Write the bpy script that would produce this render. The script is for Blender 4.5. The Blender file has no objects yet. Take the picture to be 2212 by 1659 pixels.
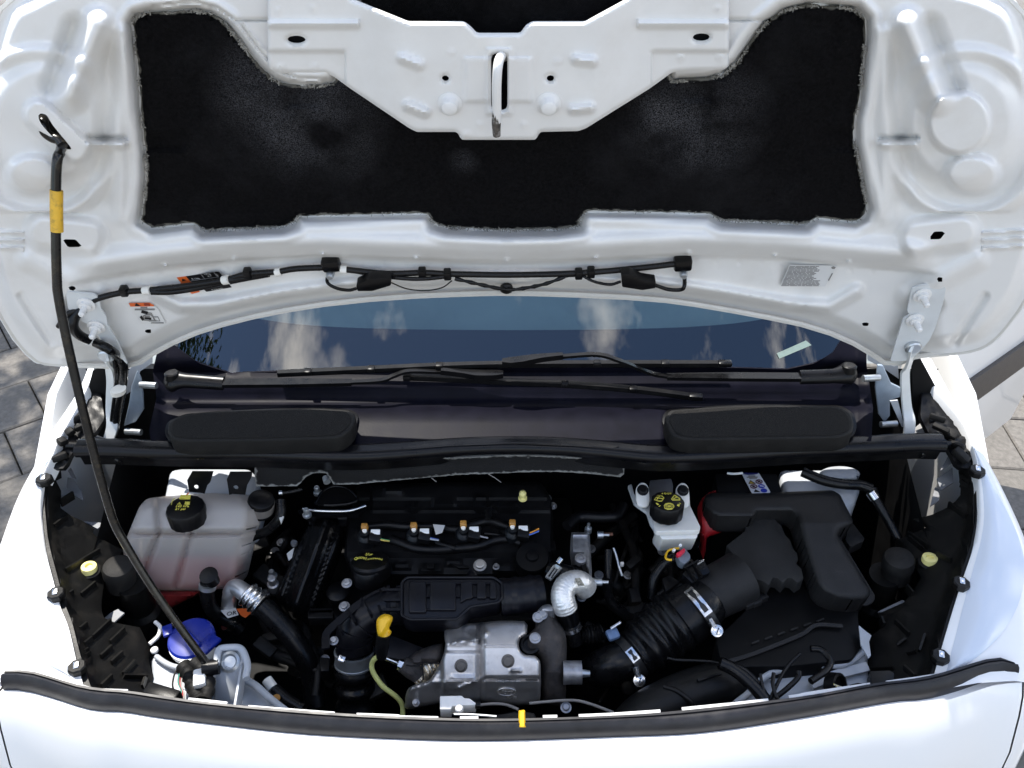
import bpy, bmesh, math, random
import numpy as np
from mathutils import Vector, Matrix

random.seed(7); np.random.seed(7)
SC = bpy.context.scene
COL = SC.collection
R = math.radians

# ------------------------------------------------------------------ camera
CAM_Z, PITCH = 1.95, R(36.0)
FPX, CX, CY = 1770.0, 1106.0, 829.5        # focal length and centre on a 2212 px wide frame
cd = bpy.data.cameras.new('camera'); cam = bpy.data.objects.new('camera', cd); COL.objects.link(cam)
cam.location = (0, 0, CAM_Z); cam.rotation_euler = (R(90) - PITCH, 0, 0)
cd.sensor_width = 36.0; cd.lens = FPX / 2212 * 36.0; cd.clip_start = 0.02; cd.clip_end = 500
SC.camera = cam

# ------------------------------------------------------------------ sky, sun, exposure
SUN = Vector((-0.25, 0.28, 1.0)).normalized()
w = bpy.data.worlds.new('World'); SC.world = w; w.use_nodes = True
nt = w.node_tree; nt.nodes.clear()
def N(t, kind, **kw):
    n = t.nodes.new(kind)
    for k, v in kw.items(): setattr(n, k, v)
    return n
out = N(nt, 'ShaderNodeOutputWorld'); bg = N(nt, 'ShaderNodeBackground')
sky = N(nt, 'ShaderNodeTexSky', sky_type='NISHITA')
sky.sun_disc = False; sky.sun_elevation = math.asin(SUN.z); sky.sun_rotation = math.atan2(SUN.x, SUN.y)
sky.air_density = 1.0; sky.dust_density = 0.15; sky.ozone_density = 3.5
tc = N(nt, 'ShaderNodeTexCoord'); mp = N(nt, 'ShaderNodeMapping'); mp.inputs['Location'].default_value = (0.35, 0.13, 0.0)
mp.inputs['Scale'].default_value = (1.0, 1.0, 1.6)
n1 = N(nt, 'ShaderNodeTexNoise'); n1.inputs['Scale'].default_value = 2.6; n1.inputs['Detail'].default_value = 7.0; n1.inputs['Roughness'].default_value = 0.58
rp = N(nt, 'ShaderNodeValToRGB'); rp.color_ramp.elements[0].position = 0.51; rp.color_ramp.elements[1].position = 0.62
mx = N(nt, 'ShaderNodeMixRGB'); mx.inputs[2].default_value = (14.0, 13.6, 13.2, 1)
L = nt.links.new
L(tc.outputs['Generated'], mp.inputs['Vector']); L(mp.outputs[0], n1.inputs['Vector']); L(n1.outputs[0], rp.inputs[0])
L(rp.outputs[0], mx.inputs[0]); L(sky.outputs[0], mx.inputs[1]); L(mx.outputs[0], bg.inputs[0]); L(bg.outputs[0], out.inputs[0])
bg.inputs[1].default_value = 0.12
sd = bpy.data.lights.new('sun', 'SUN'); sd.energy = 3.6; sd.angle = R(0.55); sd.color = (1.0, 0.95, 0.87)
so = bpy.data.objects.new('sun', sd); COL.objects.link(so); so.rotation_euler = SUN.to_track_quat('Z', 'Y').to_euler()
so.location = SUN * 20
SC.view_settings.view_transform = 'Standard'; SC.view_settings.look = 'None'
SC.view_settings.gamma = 1.0; SC.view_settings.exposure = 1.12; SC.view_settings.use_curve_mapping = False
SC.cycles.max_bounces = 8; SC.cycles.transparent_max_bounces = 12

# ------------------------------------------------------------------ from the photograph's frame to places in the scene
SINP, COSP = math.sin(PITCH), math.cos(PITCH)
CAMP = np.array([0, 0, CAM_Z])
def rays(X, Y):
    X = np.asarray(X, float); Y = np.asarray(Y, float)
    h = (X - CX) / FPX; v = (Y - CY) / FPX
    return np.stack([h, COSP - v * SINP, -SINP - v * COSP], -1)
def at_z(X, Y, z):
    r = rays(X, Y); t = (np.asarray(z, float) - CAM_Z) / r[..., 2]
    return CAMP + r * t[..., None]
def at_y(X, Y, y):
    r = rays(X, Y); t = np.asarray(y, float) / r[..., 1]
    return CAMP + r * t[..., None]
def at_plane(X, Y, p0, n):
    r = rays(X, Y); n = np.asarray(n, float)
    t = ((np.asarray(p0) - CAMP) @ n) / (r @ n)
    return CAMP + r * t[..., None]
def P(x, y, z): return Vector(at_z(x, y, z))
def PY(x, y, yy): return Vector(at_y(x, y, yy))
def pts(lst, z): return [P(x, y, z) for x, y in lst]

_CR = {'A': (0, 0, 3), 'B': (737.3, 0, 3), 'C': (1474.7, 0, 3), 'D': (0, 518.4, 3), 'E': (737.3, 518.4, 3), 'F': (1474.7, 518.4, 3),
       'G': (0, 979.3, 4.8), 'H': (460.8, 979.3, 4.8), 'I': (921.7, 979.3, 4.8), 'J': (1324.9, 979.3, 4.8), 'K': (1751.2, 979.3, 4.8),
       'L': (0, 1313.4, 4.8), 'M': (460.8, 1255.8, 4.8), 'N': (864.1, 1255.8, 4.8), 'O': (1267.3, 1255.8, 4.8), 'Q': (1751.2, 1313.4, 4.8)}
def q(c, *p):
    ox, oy, s = _CR[c]
    r = [(ox + a / s, oy + b / s) for a, b in p]
    return r if len(r) > 1 else r[0]

class ZS:                                    # a surface of given height over the frame
    def __init__(self, z): self.z = z
    def pos(self, X, Y):
        if callable(self.z): zz = self.z(X, Y)
        elif isinstance(self.z, (list, tuple)): zz = np.interp(Y, [a for a, b in self.z], [b for a, b in self.z])
        else: zz = np.full(np.shape(X), float(self.z))
        return at_z(X, Y, zz)
    def __call__(self, X, Y):
        p = self.pos(X, Y); a = self.pos(X + 1.0, Y) - self.pos(X - 1.0, Y); b = self.pos(X, Y + 1.0) - self.pos(X, Y - 1.0)
        n = np.cross(b, a); n /= np.linalg.norm(n, axis=-1)[..., None] + 1e-12
        s = np.sign(np.sum(n * (CAMP - p), -1)); return p, n * s[..., None]
class PS:                                    # a plane
    def __init__(self, p0, n):
        self.p0 = np.array(p0, float); self.n = np.array(n, float); self.n /= np.linalg.norm(self.n)
        if self.n @ (CAMP - self.p0) < 0: self.n = -self.n
    def __call__(self, X, Y):
        p = at_plane(X, Y, self.p0, self.n); return p, np.broadcast_to(self.n, p.shape)
def tilt(x, y, z, ax, ay=0.0):               # plane through a pixel at height z, leaning ax towards the camera, ay to the right
    n = np.array([math.sin(ay), -math.sin(ax), math.cos(ax) * math.cos(ay)])
    return PS(at_z(x, y, z), n)

# ------------------------------------------------------------------ outlines
def rnd(p, r=6, n=4):                        # round the corners of a closed outline
    o = []; m = len(p)
    for i in range(m):
        a, b, c = Vector(p[i - 1]), Vector(p[i]), Vector(p[(i + 1) % m])
        u, v = a - b, c - b; lu, lv = u.length, v.length
        if lu < 1e-6 or lv < 1e-6: continue
        d = min(r, lu * .45, lv * .45); s, e = b + u / lu * d, b + v / lv * d
        for k in range(n + 1):
            t = k / n; o.append(tuple((1 - t) ** 2 * s + 2 * t * (1 - t) * b + t * t * e))
    return o
def cat(p, n=6, closed=False):               # smooth curve through points (2-D or 3-D)
    p = [np.array(a, float) for a in p]; m = len(p); o = []
    if m < 3 and not closed: return [tuple(p[0] + (p[1] - p[0]) * i / n) for i in range(n + 1)]
    rng = range(m) if closed else range(m - 1)
    for i in rng:
        p1, p2 = p[i], p[(i + 1) % m]
        p0 = p[i - 1] if (closed or i > 0) else 2 * p1 - p2
        p3 = p[(i + 2) % m] if (closed or i + 2 < m) else 2 * p2 - p1
        for k in range(n):
            t = k / n
            o.append(tuple(0.5 * (2 * p1 + (p2 - p0) * t + (2 * p0 - 5 * p1 + 4 * p2 - p3) * t * t + (3 * p1 - p0 - 3 * p2 + p3) * t ** 3)))
    if not closed: o.append(tuple(p[-1]))
    return o
def ell(cx, cy, rx, ry, n=24, a0=0.0):
    ca, sa = math.cos(a0), math.sin(a0)
    return [(cx + rx * math.cos(t) * ca - ry * math.sin(t) * sa, cy + rx * math.cos(t) * sa + ry * math.sin(t) * ca) for t in [2 * math.pi * k / n for k in range(n)]]
def rect(x0, y0, x1, y1): return [(x0, y0), (x1, y0), (x1, y1), (x0, y1)]
def band(line, wd):                          # outline of a strip along a line
    l = [np.array(a, float) for a in line]; up = []; dn = []
    for i, a in enumerate(l):
        t = (l[min(i + 1, len(l) - 1)] - l[max(i - 1, 0)]); t /= np.linalg.norm(t) + 1e-9
        nn = np.array([-t[1], t[0]]) * wd / 2; up.append(tuple(a + nn)); dn.append(tuple(a - nn))
    return up + dn[::-1]
def sdist(X, Y, a, b):
    ax, ay = a; bx, by = b; dx, dy = bx - ax, by - ay
    t = np.clip(((X - ax) * dx + (Y - ay) * dy) / (dx * dx + dy * dy + 1e-9), 0, 1)
    return np.hypot(X - ax - t * dx, Y - ay - t * dy)
def pdist(X, Y, line, closed=False):
    d = np.full(np.shape(X), 1e9); n = len(line)
    for i in range(n if closed else n - 1): d = np.minimum(d, sdist(X, Y, line[i], line[(i + 1) % n]))
    return d
def inside(X, Y, poly):
    c = np.zeros(np.shape(X), bool); n = len(poly)
    for i in range(n):
        x0, y0 = poly[i]; x1, y1 = poly[(i + 1) % n]
        m = ((y0 > Y) != (y1 > Y)) & (X < (x1 - x0) * (Y - y0) / (y1 - y0 + 1e-12) + x0); c ^= m
    return c
def ss(t): t = np.clip(t, 0, 1); return t * t * (3 - 2 * t)
def bump(d, wd, hh): return hh * ss(1 - d / wd)
def plat(d, r, wd, hh): return hh * ss((r + wd - d) / wd)
def dome(D, r): t = np.clip(D / r, 0, 1); return np.sqrt(np.maximum(0, 1 - (1 - t) ** 2))

# ------------------------------------------------------------------ materials
MATS = {}
def mat(name, col, rough=.5, metal=0.0, var=.15, scale=40, bmp=0.0, bscale=300, coat=0.0, spec=.5, trans=0.0, sss=0.0, dirt=None, dirt_amt=.0, dscale=18, emis=None, ior=None, rvar=.12, edge=None):
    if name in MATS: return MATS[name]
    if max(col) < .06 and metal == 0: spec *= .62; col = tuple(c * .55 for c in col); dirt_amt *= .7
    m = bpy.data.materials.new(name); m.use_nodes = True; t = m.node_tree; b = t.nodes['Principled BSDF']; l = t.links.new
    tcn = N(t, 'ShaderNodeTexCoord')
    nz = N(t, 'ShaderNodeTexNoise'); nz.inputs['Scale'].default_value = scale; nz.inputs['Detail'].default_value = 5; l(tcn.outputs['Object'], nz.inputs['Vector'])
    hi = [min(1, c * (1 + var)) for c in col] + [1]; lo = [c * (1 - var) for c in col] + [1]
    r1 = N(t, 'ShaderNodeValToRGB'); r1.color_ramp.elements[0].position = .3; r1.color_ramp.elements[1].position = .7
    r1.color_ramp.elements[0].color = lo; r1.color_ramp.elements[1].color = hi; l(nz.outputs[0], r1.inputs[0]); cur = r1.outputs[0]
    if dirt is not None:
        n2 = N(t, 'ShaderNodeTexNoise'); n2.inputs['Scale'].default_value = dscale; n2.inputs['Detail'].default_value = 8; n2.inputs['Roughness'].default_value = .65
        l(tcn.outputs['Object'], n2.inputs['Vector'])
        r2 = N(t, 'ShaderNodeValToRGB'); r2.color_ramp.elements[0].position = .5; r2.color_ramp.elements[1].position = .78
        r2.color_ramp.elements[1].color = (dirt_amt,) * 3 + (1,); l(n2.outputs[0], r2.inputs[0])
        mm = N(t, 'ShaderNodeMixRGB'); mm.inputs[2].default_value = (*dirt, 1); l(r2.outputs[0], mm.inputs[0]); l(cur, mm.inputs[1]); cur = mm.outputs[0]
    if edge is not None:                     # cut fibre edge of a felt sheet
        at = N(t, 'ShaderNodeAttribute'); at.attribute_name = 'edge'
        ns = N(t, 'ShaderNodeTexNoise'); ns.inputs['Scale'].default_value = 90; ns.inputs['Detail'].default_value = 6; l(tcn.outputs['Object'], ns.inputs['Vector'])
        mul = N(t, 'ShaderNodeMath', operation='MULTIPLY_ADD'); mul.inputs[1].default_value = -14; mul.inputs[2].default_value = 6.0; l(ns.outputs[0], mul.inputs[0])
        ad = N(t, 'ShaderNodeMath', operation='ADD'); l(at.outputs['Fac'], ad.inputs[0]); l(mul.outputs[0], ad.inputs[1])
        r3 = N(t, 'ShaderNodeValToRGB'); r3.color_ramp.elements[0].color = (1, 1, 1, 1); r3.color_ramp.elements[1].color = (0, 0, 0, 1)
        r3.color_ramp.elements[0].position = 0.0; r3.color_ramp.elements[1].position = .9
        sc2 = N(t, 'ShaderNodeMath', operation='MULTIPLY'); sc2.inputs[1].default_value = .30; l(ad.outputs[0], sc2.inputs[0]); l(sc2.outputs[0], r3.inputs[0])
        m3 = N(t, 'ShaderNodeMixRGB'); m3.inputs[2].default_value = (*edge, 1); l(r3.outputs[0], m3.inputs[0]); l(cur, m3.inputs[1]); cur = m3.outputs[0]
    l(cur, b.inputs['Base Color'])
    if rvar:
        mr = N(t, 'ShaderNodeMapRange'); mr.inputs[3].default_value = max(.02, rough - rvar); mr.inputs[4].default_value = min(1, rough + rvar)
        l(nz.outputs[0], mr.inputs[0]); l(mr.outputs[0], b.inputs['Roughness'])
    else: b.inputs['Roughness'].default_value = rough
    b.inputs['Metallic'].default_value = metal; b.inputs['Specular IOR Level'].default_value = spec
    b.inputs['Coat Weight'].default_value = coat; b.inputs['Coat Roughness'].default_value = .06
    b.inputs['Transmission Weight'].default_value = trans
    if ior: b.inputs['IOR'].default_value = ior
    if sss:
        b.inputs['Subsurface Weight'].default_value = sss; b.inputs['Subsurface Radius'].default_value = (.02, .015, .01); b.inputs['Subsurface Scale'].default_value = 1.0
    if bmp:
        bn = N(t, 'ShaderNodeTexNoise'); bn.inputs['Scale'].default_value = bscale; bn.inputs['Detail'].default_value = 3; l(tcn.outputs['Object'], bn.inputs['Vector'])
        bp = N(t, 'ShaderNodeBump'); bp.inputs['Strength'].default_value = bmp; bp.inputs['Distance'].default_value = .002; l(bn.outputs[0], bp.inputs['Height']); l(bp.outputs[0], b.inputs['Normal'])
    if emis: b.inputs['Emission Color'].default_value = (*emis, 1)
    MATS[name] = m; return m

WHITE = mat('white_paint', (.82, .82, .81), .28, var=.003, scale=2, coat=.6, rvar=.0)
UNDER = mat('white_inner_paint', (.76, .75, .725), .36, var=.03, scale=14, coat=.25, bmp=.04, bscale=160, dirt=(.50, .45, .37), dirt_amt=.24, dscale=11)
BAYW = mat('bay_primer_paint', (.44, .47, .51), .45, var=.06, scale=18, dirt=(.2, .18, .16), dirt_amt=.5, dscale=14)
BLK = mat('black_plastic', (.007, .007, .008), .36, var=.3, bmp=.10, bscale=420, spec=.38, dirt=(.04, .037, .033), dirt_amt=.30, dscale=22)
BLKG = mat('black_gloss_plastic', (.005, .005, .006), .24, var=.2, spec=.4, dirt=(.03, .03, .03), dirt_amt=.15)
BLKM = mat('black_matte_plastic', (.013, .0125, .012), .6, var=.25, bmp=.3, bscale=700, spec=.35, dirt=(.05, .045, .04), dirt_amt=.4, dscale=16)
GRYP = mat('charcoal_plastic', (.022, .021, .020), .6, var=.2, bmp=.25, bscale=600, spec=.35, dirt=(.06, .055, .05), dirt_amt=.4)
RUB = mat('black_rubber', (.008, .008, .009), .28, var=.25, spec=.42, dirt=(.04, .037, .034), dirt_amt=.3, dscale=30)
SEALR = mat('seal_rubber', (.028, .028, .034), .42, var=.2, dirt=(.10, .095, .09), dirt_amt=.35, dscale=25)
FELT = mat('black_felt', (.0085, .0080, .0088), .95, var=.55, scale=260, bmp=.9, bscale=900, spec=.12, dirt=(.05, .05, .055), dirt_amt=.25, dscale=6, edge=(.23, .22, .19))
DEEP = mat('dark_bay_metal_and_shade', (.006, .006, .007), .6, var=.3, spec=.3)  # bay metal; also paints the shade behind bonnet openings and in hinge pockets
ZINC = mat('zinc_steel', (.55, .58, .60), .36, metal=.85, var=.12, dirt=(.3, .28, .26), dirt_amt=.3)
STEEL = mat('bright_steel', (.72, .72, .72), .24, metal=1.0, var=.1)
ALU = mat('cast_aluminium', (.42, .42, .43), .45, metal=.8, var=.25, scale=60, dirt=(.12, .11, .10), dirt_amt=.7, dscale=40)
SHIELD = mat('heat_shield_steel', (.66, .64, .62), .38, metal=.85, var=.12, scale=30, bmp=.15, bscale=90, dirt=(.16, .14, .12), dirt_amt=.6, dscale=26)
IRON = mat('cast_iron', (.055, .05, .048), .65, metal=.3, var=.35, scale=80, bmp=.5, bscale=300, dirt=(.16, .12, .09), dirt_amt=.4, dscale=50)
GOLD = mat('gold_foil', (.74, .66, .52), .3, metal=.9, var=.3, scale=90, bmp=.8, bscale=120)
BRASS = mat('amber_plastic', (.42, .20, .04), .4, var=.25)
WPL = mat('white_plastic', (.80, .80, .78), .4, var=.05, sss=.05)
RESV = mat('reservoir_plastic', (.74, .73, .69), .34, var=.04, sss=.25, dirt=(.5, .45, .36), dirt_amt=.2)
YEL = mat('yellow_plastic', (.80, .46, .015), .38, var=.06)
YEL2 = mat('pale_yellow_plastic', (.80, .72, .28), .42, var=.05)
YPRINT = mat('yellow_print', (.72, .64, .10), .5, var=.05)
YGRN = mat('pale_green_cable', (.62, .64, .22), .45, var=.08)
BLUE = mat('blue_plastic', (.003, .018, .26), .30, var=.08, coat=.2)
RED = mat('red_plastic', (.30, .008, .012), .45, var=.2)
ORNG = mat('orange_print', (.72, .13, .02), .5, var=.06)
PAPER = mat('white_paper', (.72, .71, .68), .55, var=.04)
INK = mat('black_print', (.012, .011, .012), .5, var=.2)
GREYINK = mat('grey_print', (.22, .21, .20), .6, var=.2)
TAPE = mat('white_tape', (.78, .76, .70), .6, var=.06)
YTAPE = mat('yellow_sleeve', (.72, .42, .03), .5, var=.12, dirt=(.18, .12, .04), dirt_amt=.9, dscale=90)
ROD = mat('black_rod_paint', (.014, .013, .012), .26, var=.3, coat=.2, dirt=(.12, .09, .05), dirt_amt=.5, dscale=60)
FOIL = mat('silver_braid', (.80, .79, .76), .34, metal=.7, var=.1, scale=120, bmp=.6, bscale=260)
MOULD = mat('grey_door_moulding', (.065, .055, .048), .6, var=.1, bmp=.2, bscale=500)

# ------------------------------------------------------------------ objects
def mk(name, V, F, m, parent=None, smooth=45, edge=None):
    me = bpy.data.meshes.new(name); me.from_pydata([tuple(map(float, v)) for v in V], [], [tuple(f) for f in F]); me.update()
    if edge is not None:
        a = me.attributes.new('edge', 'FLOAT', 'POINT'); a.data.foreach_set('value', np.asarray(edge, np.float32))
    return mko(name, me, m, parent, smooth)
def mko(name, me, m, parent=None, smooth=45):
    if m is not None: me.materials.append(m)
    if smooth:
        me.polygons.foreach_set('use_smooth', [True] * len(me.polygons)); me.set_sharp_from_angle(angle=R(smooth))
    o = bpy.data.objects.new(name, me); COL.objects.link(o)
    if parent is not None: o.parent = parent
    return o
def frombm(name, bm, m, parent=None, smooth=45):
    bmesh.ops.recalc_face_normals(bm, faces=bm.faces[:])
    me = bpy.data.meshes.new(name); bm.to_mesh(me); bm.free(); return mko(name, me, m, parent, smooth)
def thing(name, label, catg, group=None):
    o = bpy.data.objects.new(name, None); COL.objects.link(o); o.empty_display_size = .05
    o['label'] = label; o['category'] = catg
    if group: o['group'] = group
    return o
def tag(o, label, catg, group=None):
    o['label'] = label; o['category'] = catg
    if group: o['group'] = group
    return o

def raise_(X, Y, pos, nrm, hh):                # lift a surface along its normal while its outline keeps its place
    r = rays(X, Y); rn = np.sum(r * nrm, -1); ok = np.abs(rn) > .35 * np.linalg.norm(r, axis=-1)
    t = (np.sum((pos - CAMP) * nrm, -1) + hh) / np.where(ok, rn, 1.0)
    return np.where(ok[:, None], CAMP + r * t[:, None], pos + nrm * hh[:, None])
def sheet(name, outline, surf, m, parent=None, holes=(), step=10, h=None, thick=.003, smooth=50, back=True, tdir=None):
    bm = bmesh.new(); es = []
    for lp in [outline] + list(holes):
        vs = [bm.verts.new((x, y, 0)) for x, y in lp]
        for i in range(len(vs)): es.append(bm.edges.new((vs[i - 1], vs[i])))
    bmesh.ops.triangle_fill(bm, use_beauty=True, use_dissolve=False, edges=es)
    xs = [p[0] for p in outline]; ys = [p[1] for p in outline]
    if step:
        for k, lo, hi in ((0, min(xs), max(xs)), (1, min(ys), max(ys))):
            n = max(1, int(round((hi - lo) / step)))
            for i in range(1, n):
                c = lo + (hi - lo) * i / n
                co = (c, 0, 0) if k == 0 else (0, c, 0); no = (1, 0, 0) if k == 0 else (0, 1, 0)
                bmesh.ops.bisect_plane(bm, geom=bm.verts[:] + bm.edges[:] + bm.faces[:], dist=1e-4, plane_co=co, plane_no=no)
        dg = [e for e in bm.edges if len(e.link_faces) == 2 and abs(e.verts[0].co.x - e.verts[1].co.x) > 1e-3 and abs(e.verts[0].co.y - e.verts[1].co.y) > 1e-3]
        bmesh.ops.dissolve_edges(bm, edges=dg, use_verts=True)
        bmesh.ops.triangulate(bm, faces=[f for f in bm.faces if len(f.verts) > 4])
    bm.verts.ensure_lookup_table(); bm.verts.index_update()
    XY = np.array([(v.co.x, v.co.y) for v in bm.verts]); X, Y = XY[:, 0], XY[:, 1]
    D = pdist(X, Y, outline, True)
    for hl in holes: D = np.minimum(D, pdist(X, Y, hl, True))
    pos, nrm = surf(X, Y)
    if h is not None: pos = raise_(X, Y, pos, nrm, np.asarray(h(X, Y, D)))
    F = [[v.index for v in f.verts] for f in bm.faces]
    nv = len(pos); V = list(pos)
    # orient towards the camera
    for i, f in enumerate(F):
        a, b, c = pos[f[0]], pos[f[1]], pos[f[2]]
        if np.dot(np.cross(b - a, c - a), nrm[f[0]]) < 0: F[i] = f[::-1]
    if back:
        V += list(pos - nrm * thick if tdir is None else pos + np.array(tdir) / np.linalg.norm(tdir) * thick); bnd = {}
        FB = [[i + nv for i in f[::-1]] for f in F]
        for f in F:
            for i in range(len(f)):
                e = (f[i - 1], f[i]); bnd[e] = bnd.get(e, 0) + 1
        side = [(b, a, a + nv, b + nv) for (a, b) in bnd if (b, a) not in bnd]
        F = F + FB + side; D = np.concatenate([D, D * 0])
    bm.free()
    return mk(name, V, F, m, parent, smooth, edge=D)

def gridsheet(name, outline, surf, m, parent=None, holes=(), step=4.0, h=None, thick=.0012, smooth=60):
    xs = [p[0] for p in outline]; ys = [p[1] for p in outline]
    gx = np.arange(min(xs) - step, max(xs) + step * 1.5, step); gy = np.arange(min(ys) - step, max(ys) + step * 1.5, step)
    X, Y = np.meshgrid(gx, gy); ny_, nx_ = X.shape
    ok = inside(X, Y, outline)
    for hl in holes: ok &= ~inside(X, Y, hl)
    cell = ok[:-1, :-1].astype(int) + ok[1:, :-1] + ok[:-1, 1:] + ok[1:, 1:]
    keep = cell >= 2
    cnt = np.zeros(X.shape, int)
    for a_, b_ in ((0, 0), (1, 0), (0, 1), (1, 1)): cnt[a_:ny_ - 1 + a_, b_:nx_ - 1 + b_] += keep
    X = X.copy(); Y = Y.copy(); bd = (cnt > 0) & (cnt < 4); bx, by = X[bd], Y[bd]; best = np.full(bx.shape, 1e9); px = bx.copy(); py = by.copy()
    for lp_ in [outline] + list(holes):
        for i in range(len(lp_)):
            (x0, y0), (x1, y1) = lp_[i - 1], lp_[i]; dx, dy = x1 - x0, y1 - y0
            t = np.clip(((bx - x0) * dx + (by - y0) * dy) / (dx * dx + dy * dy + 1e-9), 0, 1); qx, qy = x0 + t * dx, y0 + t * dy
            d = np.hypot(bx - qx, by - qy); mm = d < best; best[mm] = d[mm]; px[mm] = qx[mm]; py[mm] = qy[mm]
    X[bd] = px; Y[bd] = py
    idx = -np.ones(X.shape, int); use = cnt > 0; idx[use] = np.arange(use.sum()); Xf, Yf = X[use], Y[use]
    D = pdist(Xf, Yf, outline, True); pos, nrm = surf(Xf, Yf)
    if h is not None: pos = raise_(Xf, Yf, pos, nrm, np.asarray(h(Xf, Yf, D)))
    jj, ii = np.nonzero(keep); F = np.stack([idx[jj, ii], idx[jj + 1, ii], idx[jj + 1, ii + 1], idx[jj, ii + 1]], -1)
    a, b, c = pos[F[0, 0]], pos[F[0, 1]], pos[F[0, 2]]
    if np.dot(np.cross(b - a, c - a), nrm[0]) < 0: F = F[:, ::-1]
    return mk(name, pos, F.tolist(), m, parent, smooth, edge=D)

def prism(name, outline, surf, depth, m, parent=None, bev=.002, seg=2, dirn=None, taper=None, smooth=40):
    if isinstance(surf, (int, float)): surf = ZS(float(surf)); dirn = dirn if dirn is not None else (0, 0, -1)
    X = np.array([p[0] for p in outline]); Y = np.array([p[1] for p in outline]); pos, nrm = surf(X, Y)
    d = np.array(dirn, float) if dirn is not None else -nrm.mean(0)
    return extr(name, pos, d / np.linalg.norm(d) * depth, m, parent, bev, seg, taper, smooth)
def extr(name, pos, d, m, parent=None, bev=.002, seg=2, taper=None, smooth=40):
    bm = bmesh.new(); pos = np.array([tuple(p) for p in pos]); c = pos.mean(0); d = np.array(d)
    top = [bm.verts.new(p) for p in pos]; sc = taper or 1.0
    bot = [bm.verts.new(c + (p - c) * sc + d) for p in pos]; n = len(top)
    f1 = bm.faces.new(top); bm.faces.new(bot[::-1])
    for i in range(n): bm.faces.new((top[i], bot[i], bot[(i + 1) % n], top[(i + 1) % n]))
    bmesh.ops.recalc_face_normals(bm, faces=bm.faces[:])
    if bev:
        ed = [e for e in bm.edges if e.calc_face_angle(0) > R(25)]
        bmesh.ops.bevel(bm, geom=ed, offset=bev, segments=seg, affect='EDGES', clamp_overlap=True, profile=.5)
    return frombm(name, bm, m, parent, smooth)
def ring(name, outline, hole, surf, depth, m, parent=None, step=0):
    return sheet(name, outline, surf, m, parent, holes=[hole], step=step, thick=depth)

def frame(axis):
    a = Vector(axis).normalized(); u = a.cross(Vector((0, 1, 0)) if abs(a.y) < .9 else Vector((1, 0, 0))).normalized(); return a, u, a.cross(u)
def lathe(name, c, axis, prof, m, parent=None, segs=32, smooth=35, lobes=0, lobe_amp=0.0):
    a, u, v = frame(axis); c = Vector(c); V = []; F = []
    for r, hh in prof:
        for k in range(segs):
            t = 2 * math.pi * k / segs; rr = r * (1 + (lobe_amp * math.cos(lobes * t) if lobes else 0))
            V.append(c + a * hh + (u * math.cos(t) + v * math.sin(t)) * rr)
    n = len(prof)
    for j in range(n - 1):
        for k in range(segs): F.append((j * segs + k, j * segs + (k + 1) % segs, (j + 1) * segs + (k + 1) % segs, (j + 1) * segs + k))
    F.append(tuple(range(segs))[::-1]); F.append(tuple((n - 1) * segs + k for k in range(segs)))
    bm = bmesh.new(); vs = [bm.verts.new(p) for p in V]
    for f in F: bm.faces.new([vs[i] for i in f])
    return frombm(name, bm, m, parent, smooth)
def tube(name, p, r, m, parent=None, sides=12, n=6, rf=None, smooth=50, flat=None, straight=False):
    pp = [Vector(a) for a in p]
    path = [Vector(a) for a in (cat(pp, n) if not straight else pp)]; M = len(path)
    V = []; F = []; t0 = (path[1] - path[0]).normalized(); u = t0.orthogonal().normalized()
    rs = r if isinstance(r, (list, tuple)) else None; s = 0.0; prev = path[0]
    tot = sum((path[i + 1] - path[i]).length for i in range(M - 1))
    for i, c in enumerate(path):
        t = (path[min(i + 1, M - 1)] - path[max(i - 1, 0)]).normalized()
        u = (u - t * u.dot(t)).normalized(); v = t.cross(u); s += (c - prev).length; prev = c
        rr = np.interp(i / (M - 1) * (len(rs) - 1), range(len(rs)), rs) if rs else r
        if rf: rr = rr * rf(s / tot)
        for k in range(sides):
            a = 2 * math.pi * k / sides; V.append(c + (u * math.cos(a) + v * math.sin(a) * (flat or 1.0)) * rr)
    for i in range(M - 1):
        for k in range(sides): F.append((i * sides + k, i * sides + (k + 1) % sides, (i + 1) * sides + (k + 1) % sides, (i + 1) * sides + k))
    F.append(tuple(range(sides))[::-1]); F.append(tuple((M - 1) * sides + k for k in range(sides)))
    return mk(name, V, F, m, parent, smooth)
def tpx(name, p, r, m, parent=None, **k):    # tube through (x, y, height)
    return tube(name, [P(*a) for a in p], r, m, parent, **k)
def strip(name, p, wd, th, up, m, parent=None, n=6):   # flat bar along a path
    path = [Vector(a) for a in cat([Vector(a) for a in p], n)]; up = Vector(up).normalized(); V = []; F = []; M = len(path)
    for i, c in enumerate(path):
        t = (path[min(i + 1, M - 1)] - path[max(i - 1, 0)]).normalized(); s = t.cross(up).normalized(); uu = s.cross(t)
        ww = wd if not isinstance(wd, (list, tuple)) else np.interp(i / (M - 1) * (len(wd) - 1), range(len(wd)), wd)
        for a, b in ((-1, -1), (1, -1), (1, 1), (-1, 1)): V.append(c + s * a * ww / 2 + uu * b * th / 2)
    for i in range(M - 1):
        for k in range(4): F.append((i * 4 + k, i * 4 + (k + 1) % 4, i * 4 + 4 + (k + 1) % 4, i * 4 + 4 + k))
    F.append((3, 2, 1, 0)); F.append(tuple((M - 1) * 4 + k for k in range(4)))
    bm = bmesh.new(); vs = [bm.verts.new(p_) for p_ in V]
    for f in F: bm.faces.new([vs[i] for i in f])
    return frombm(name, bm, m, parent, 35)
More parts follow.
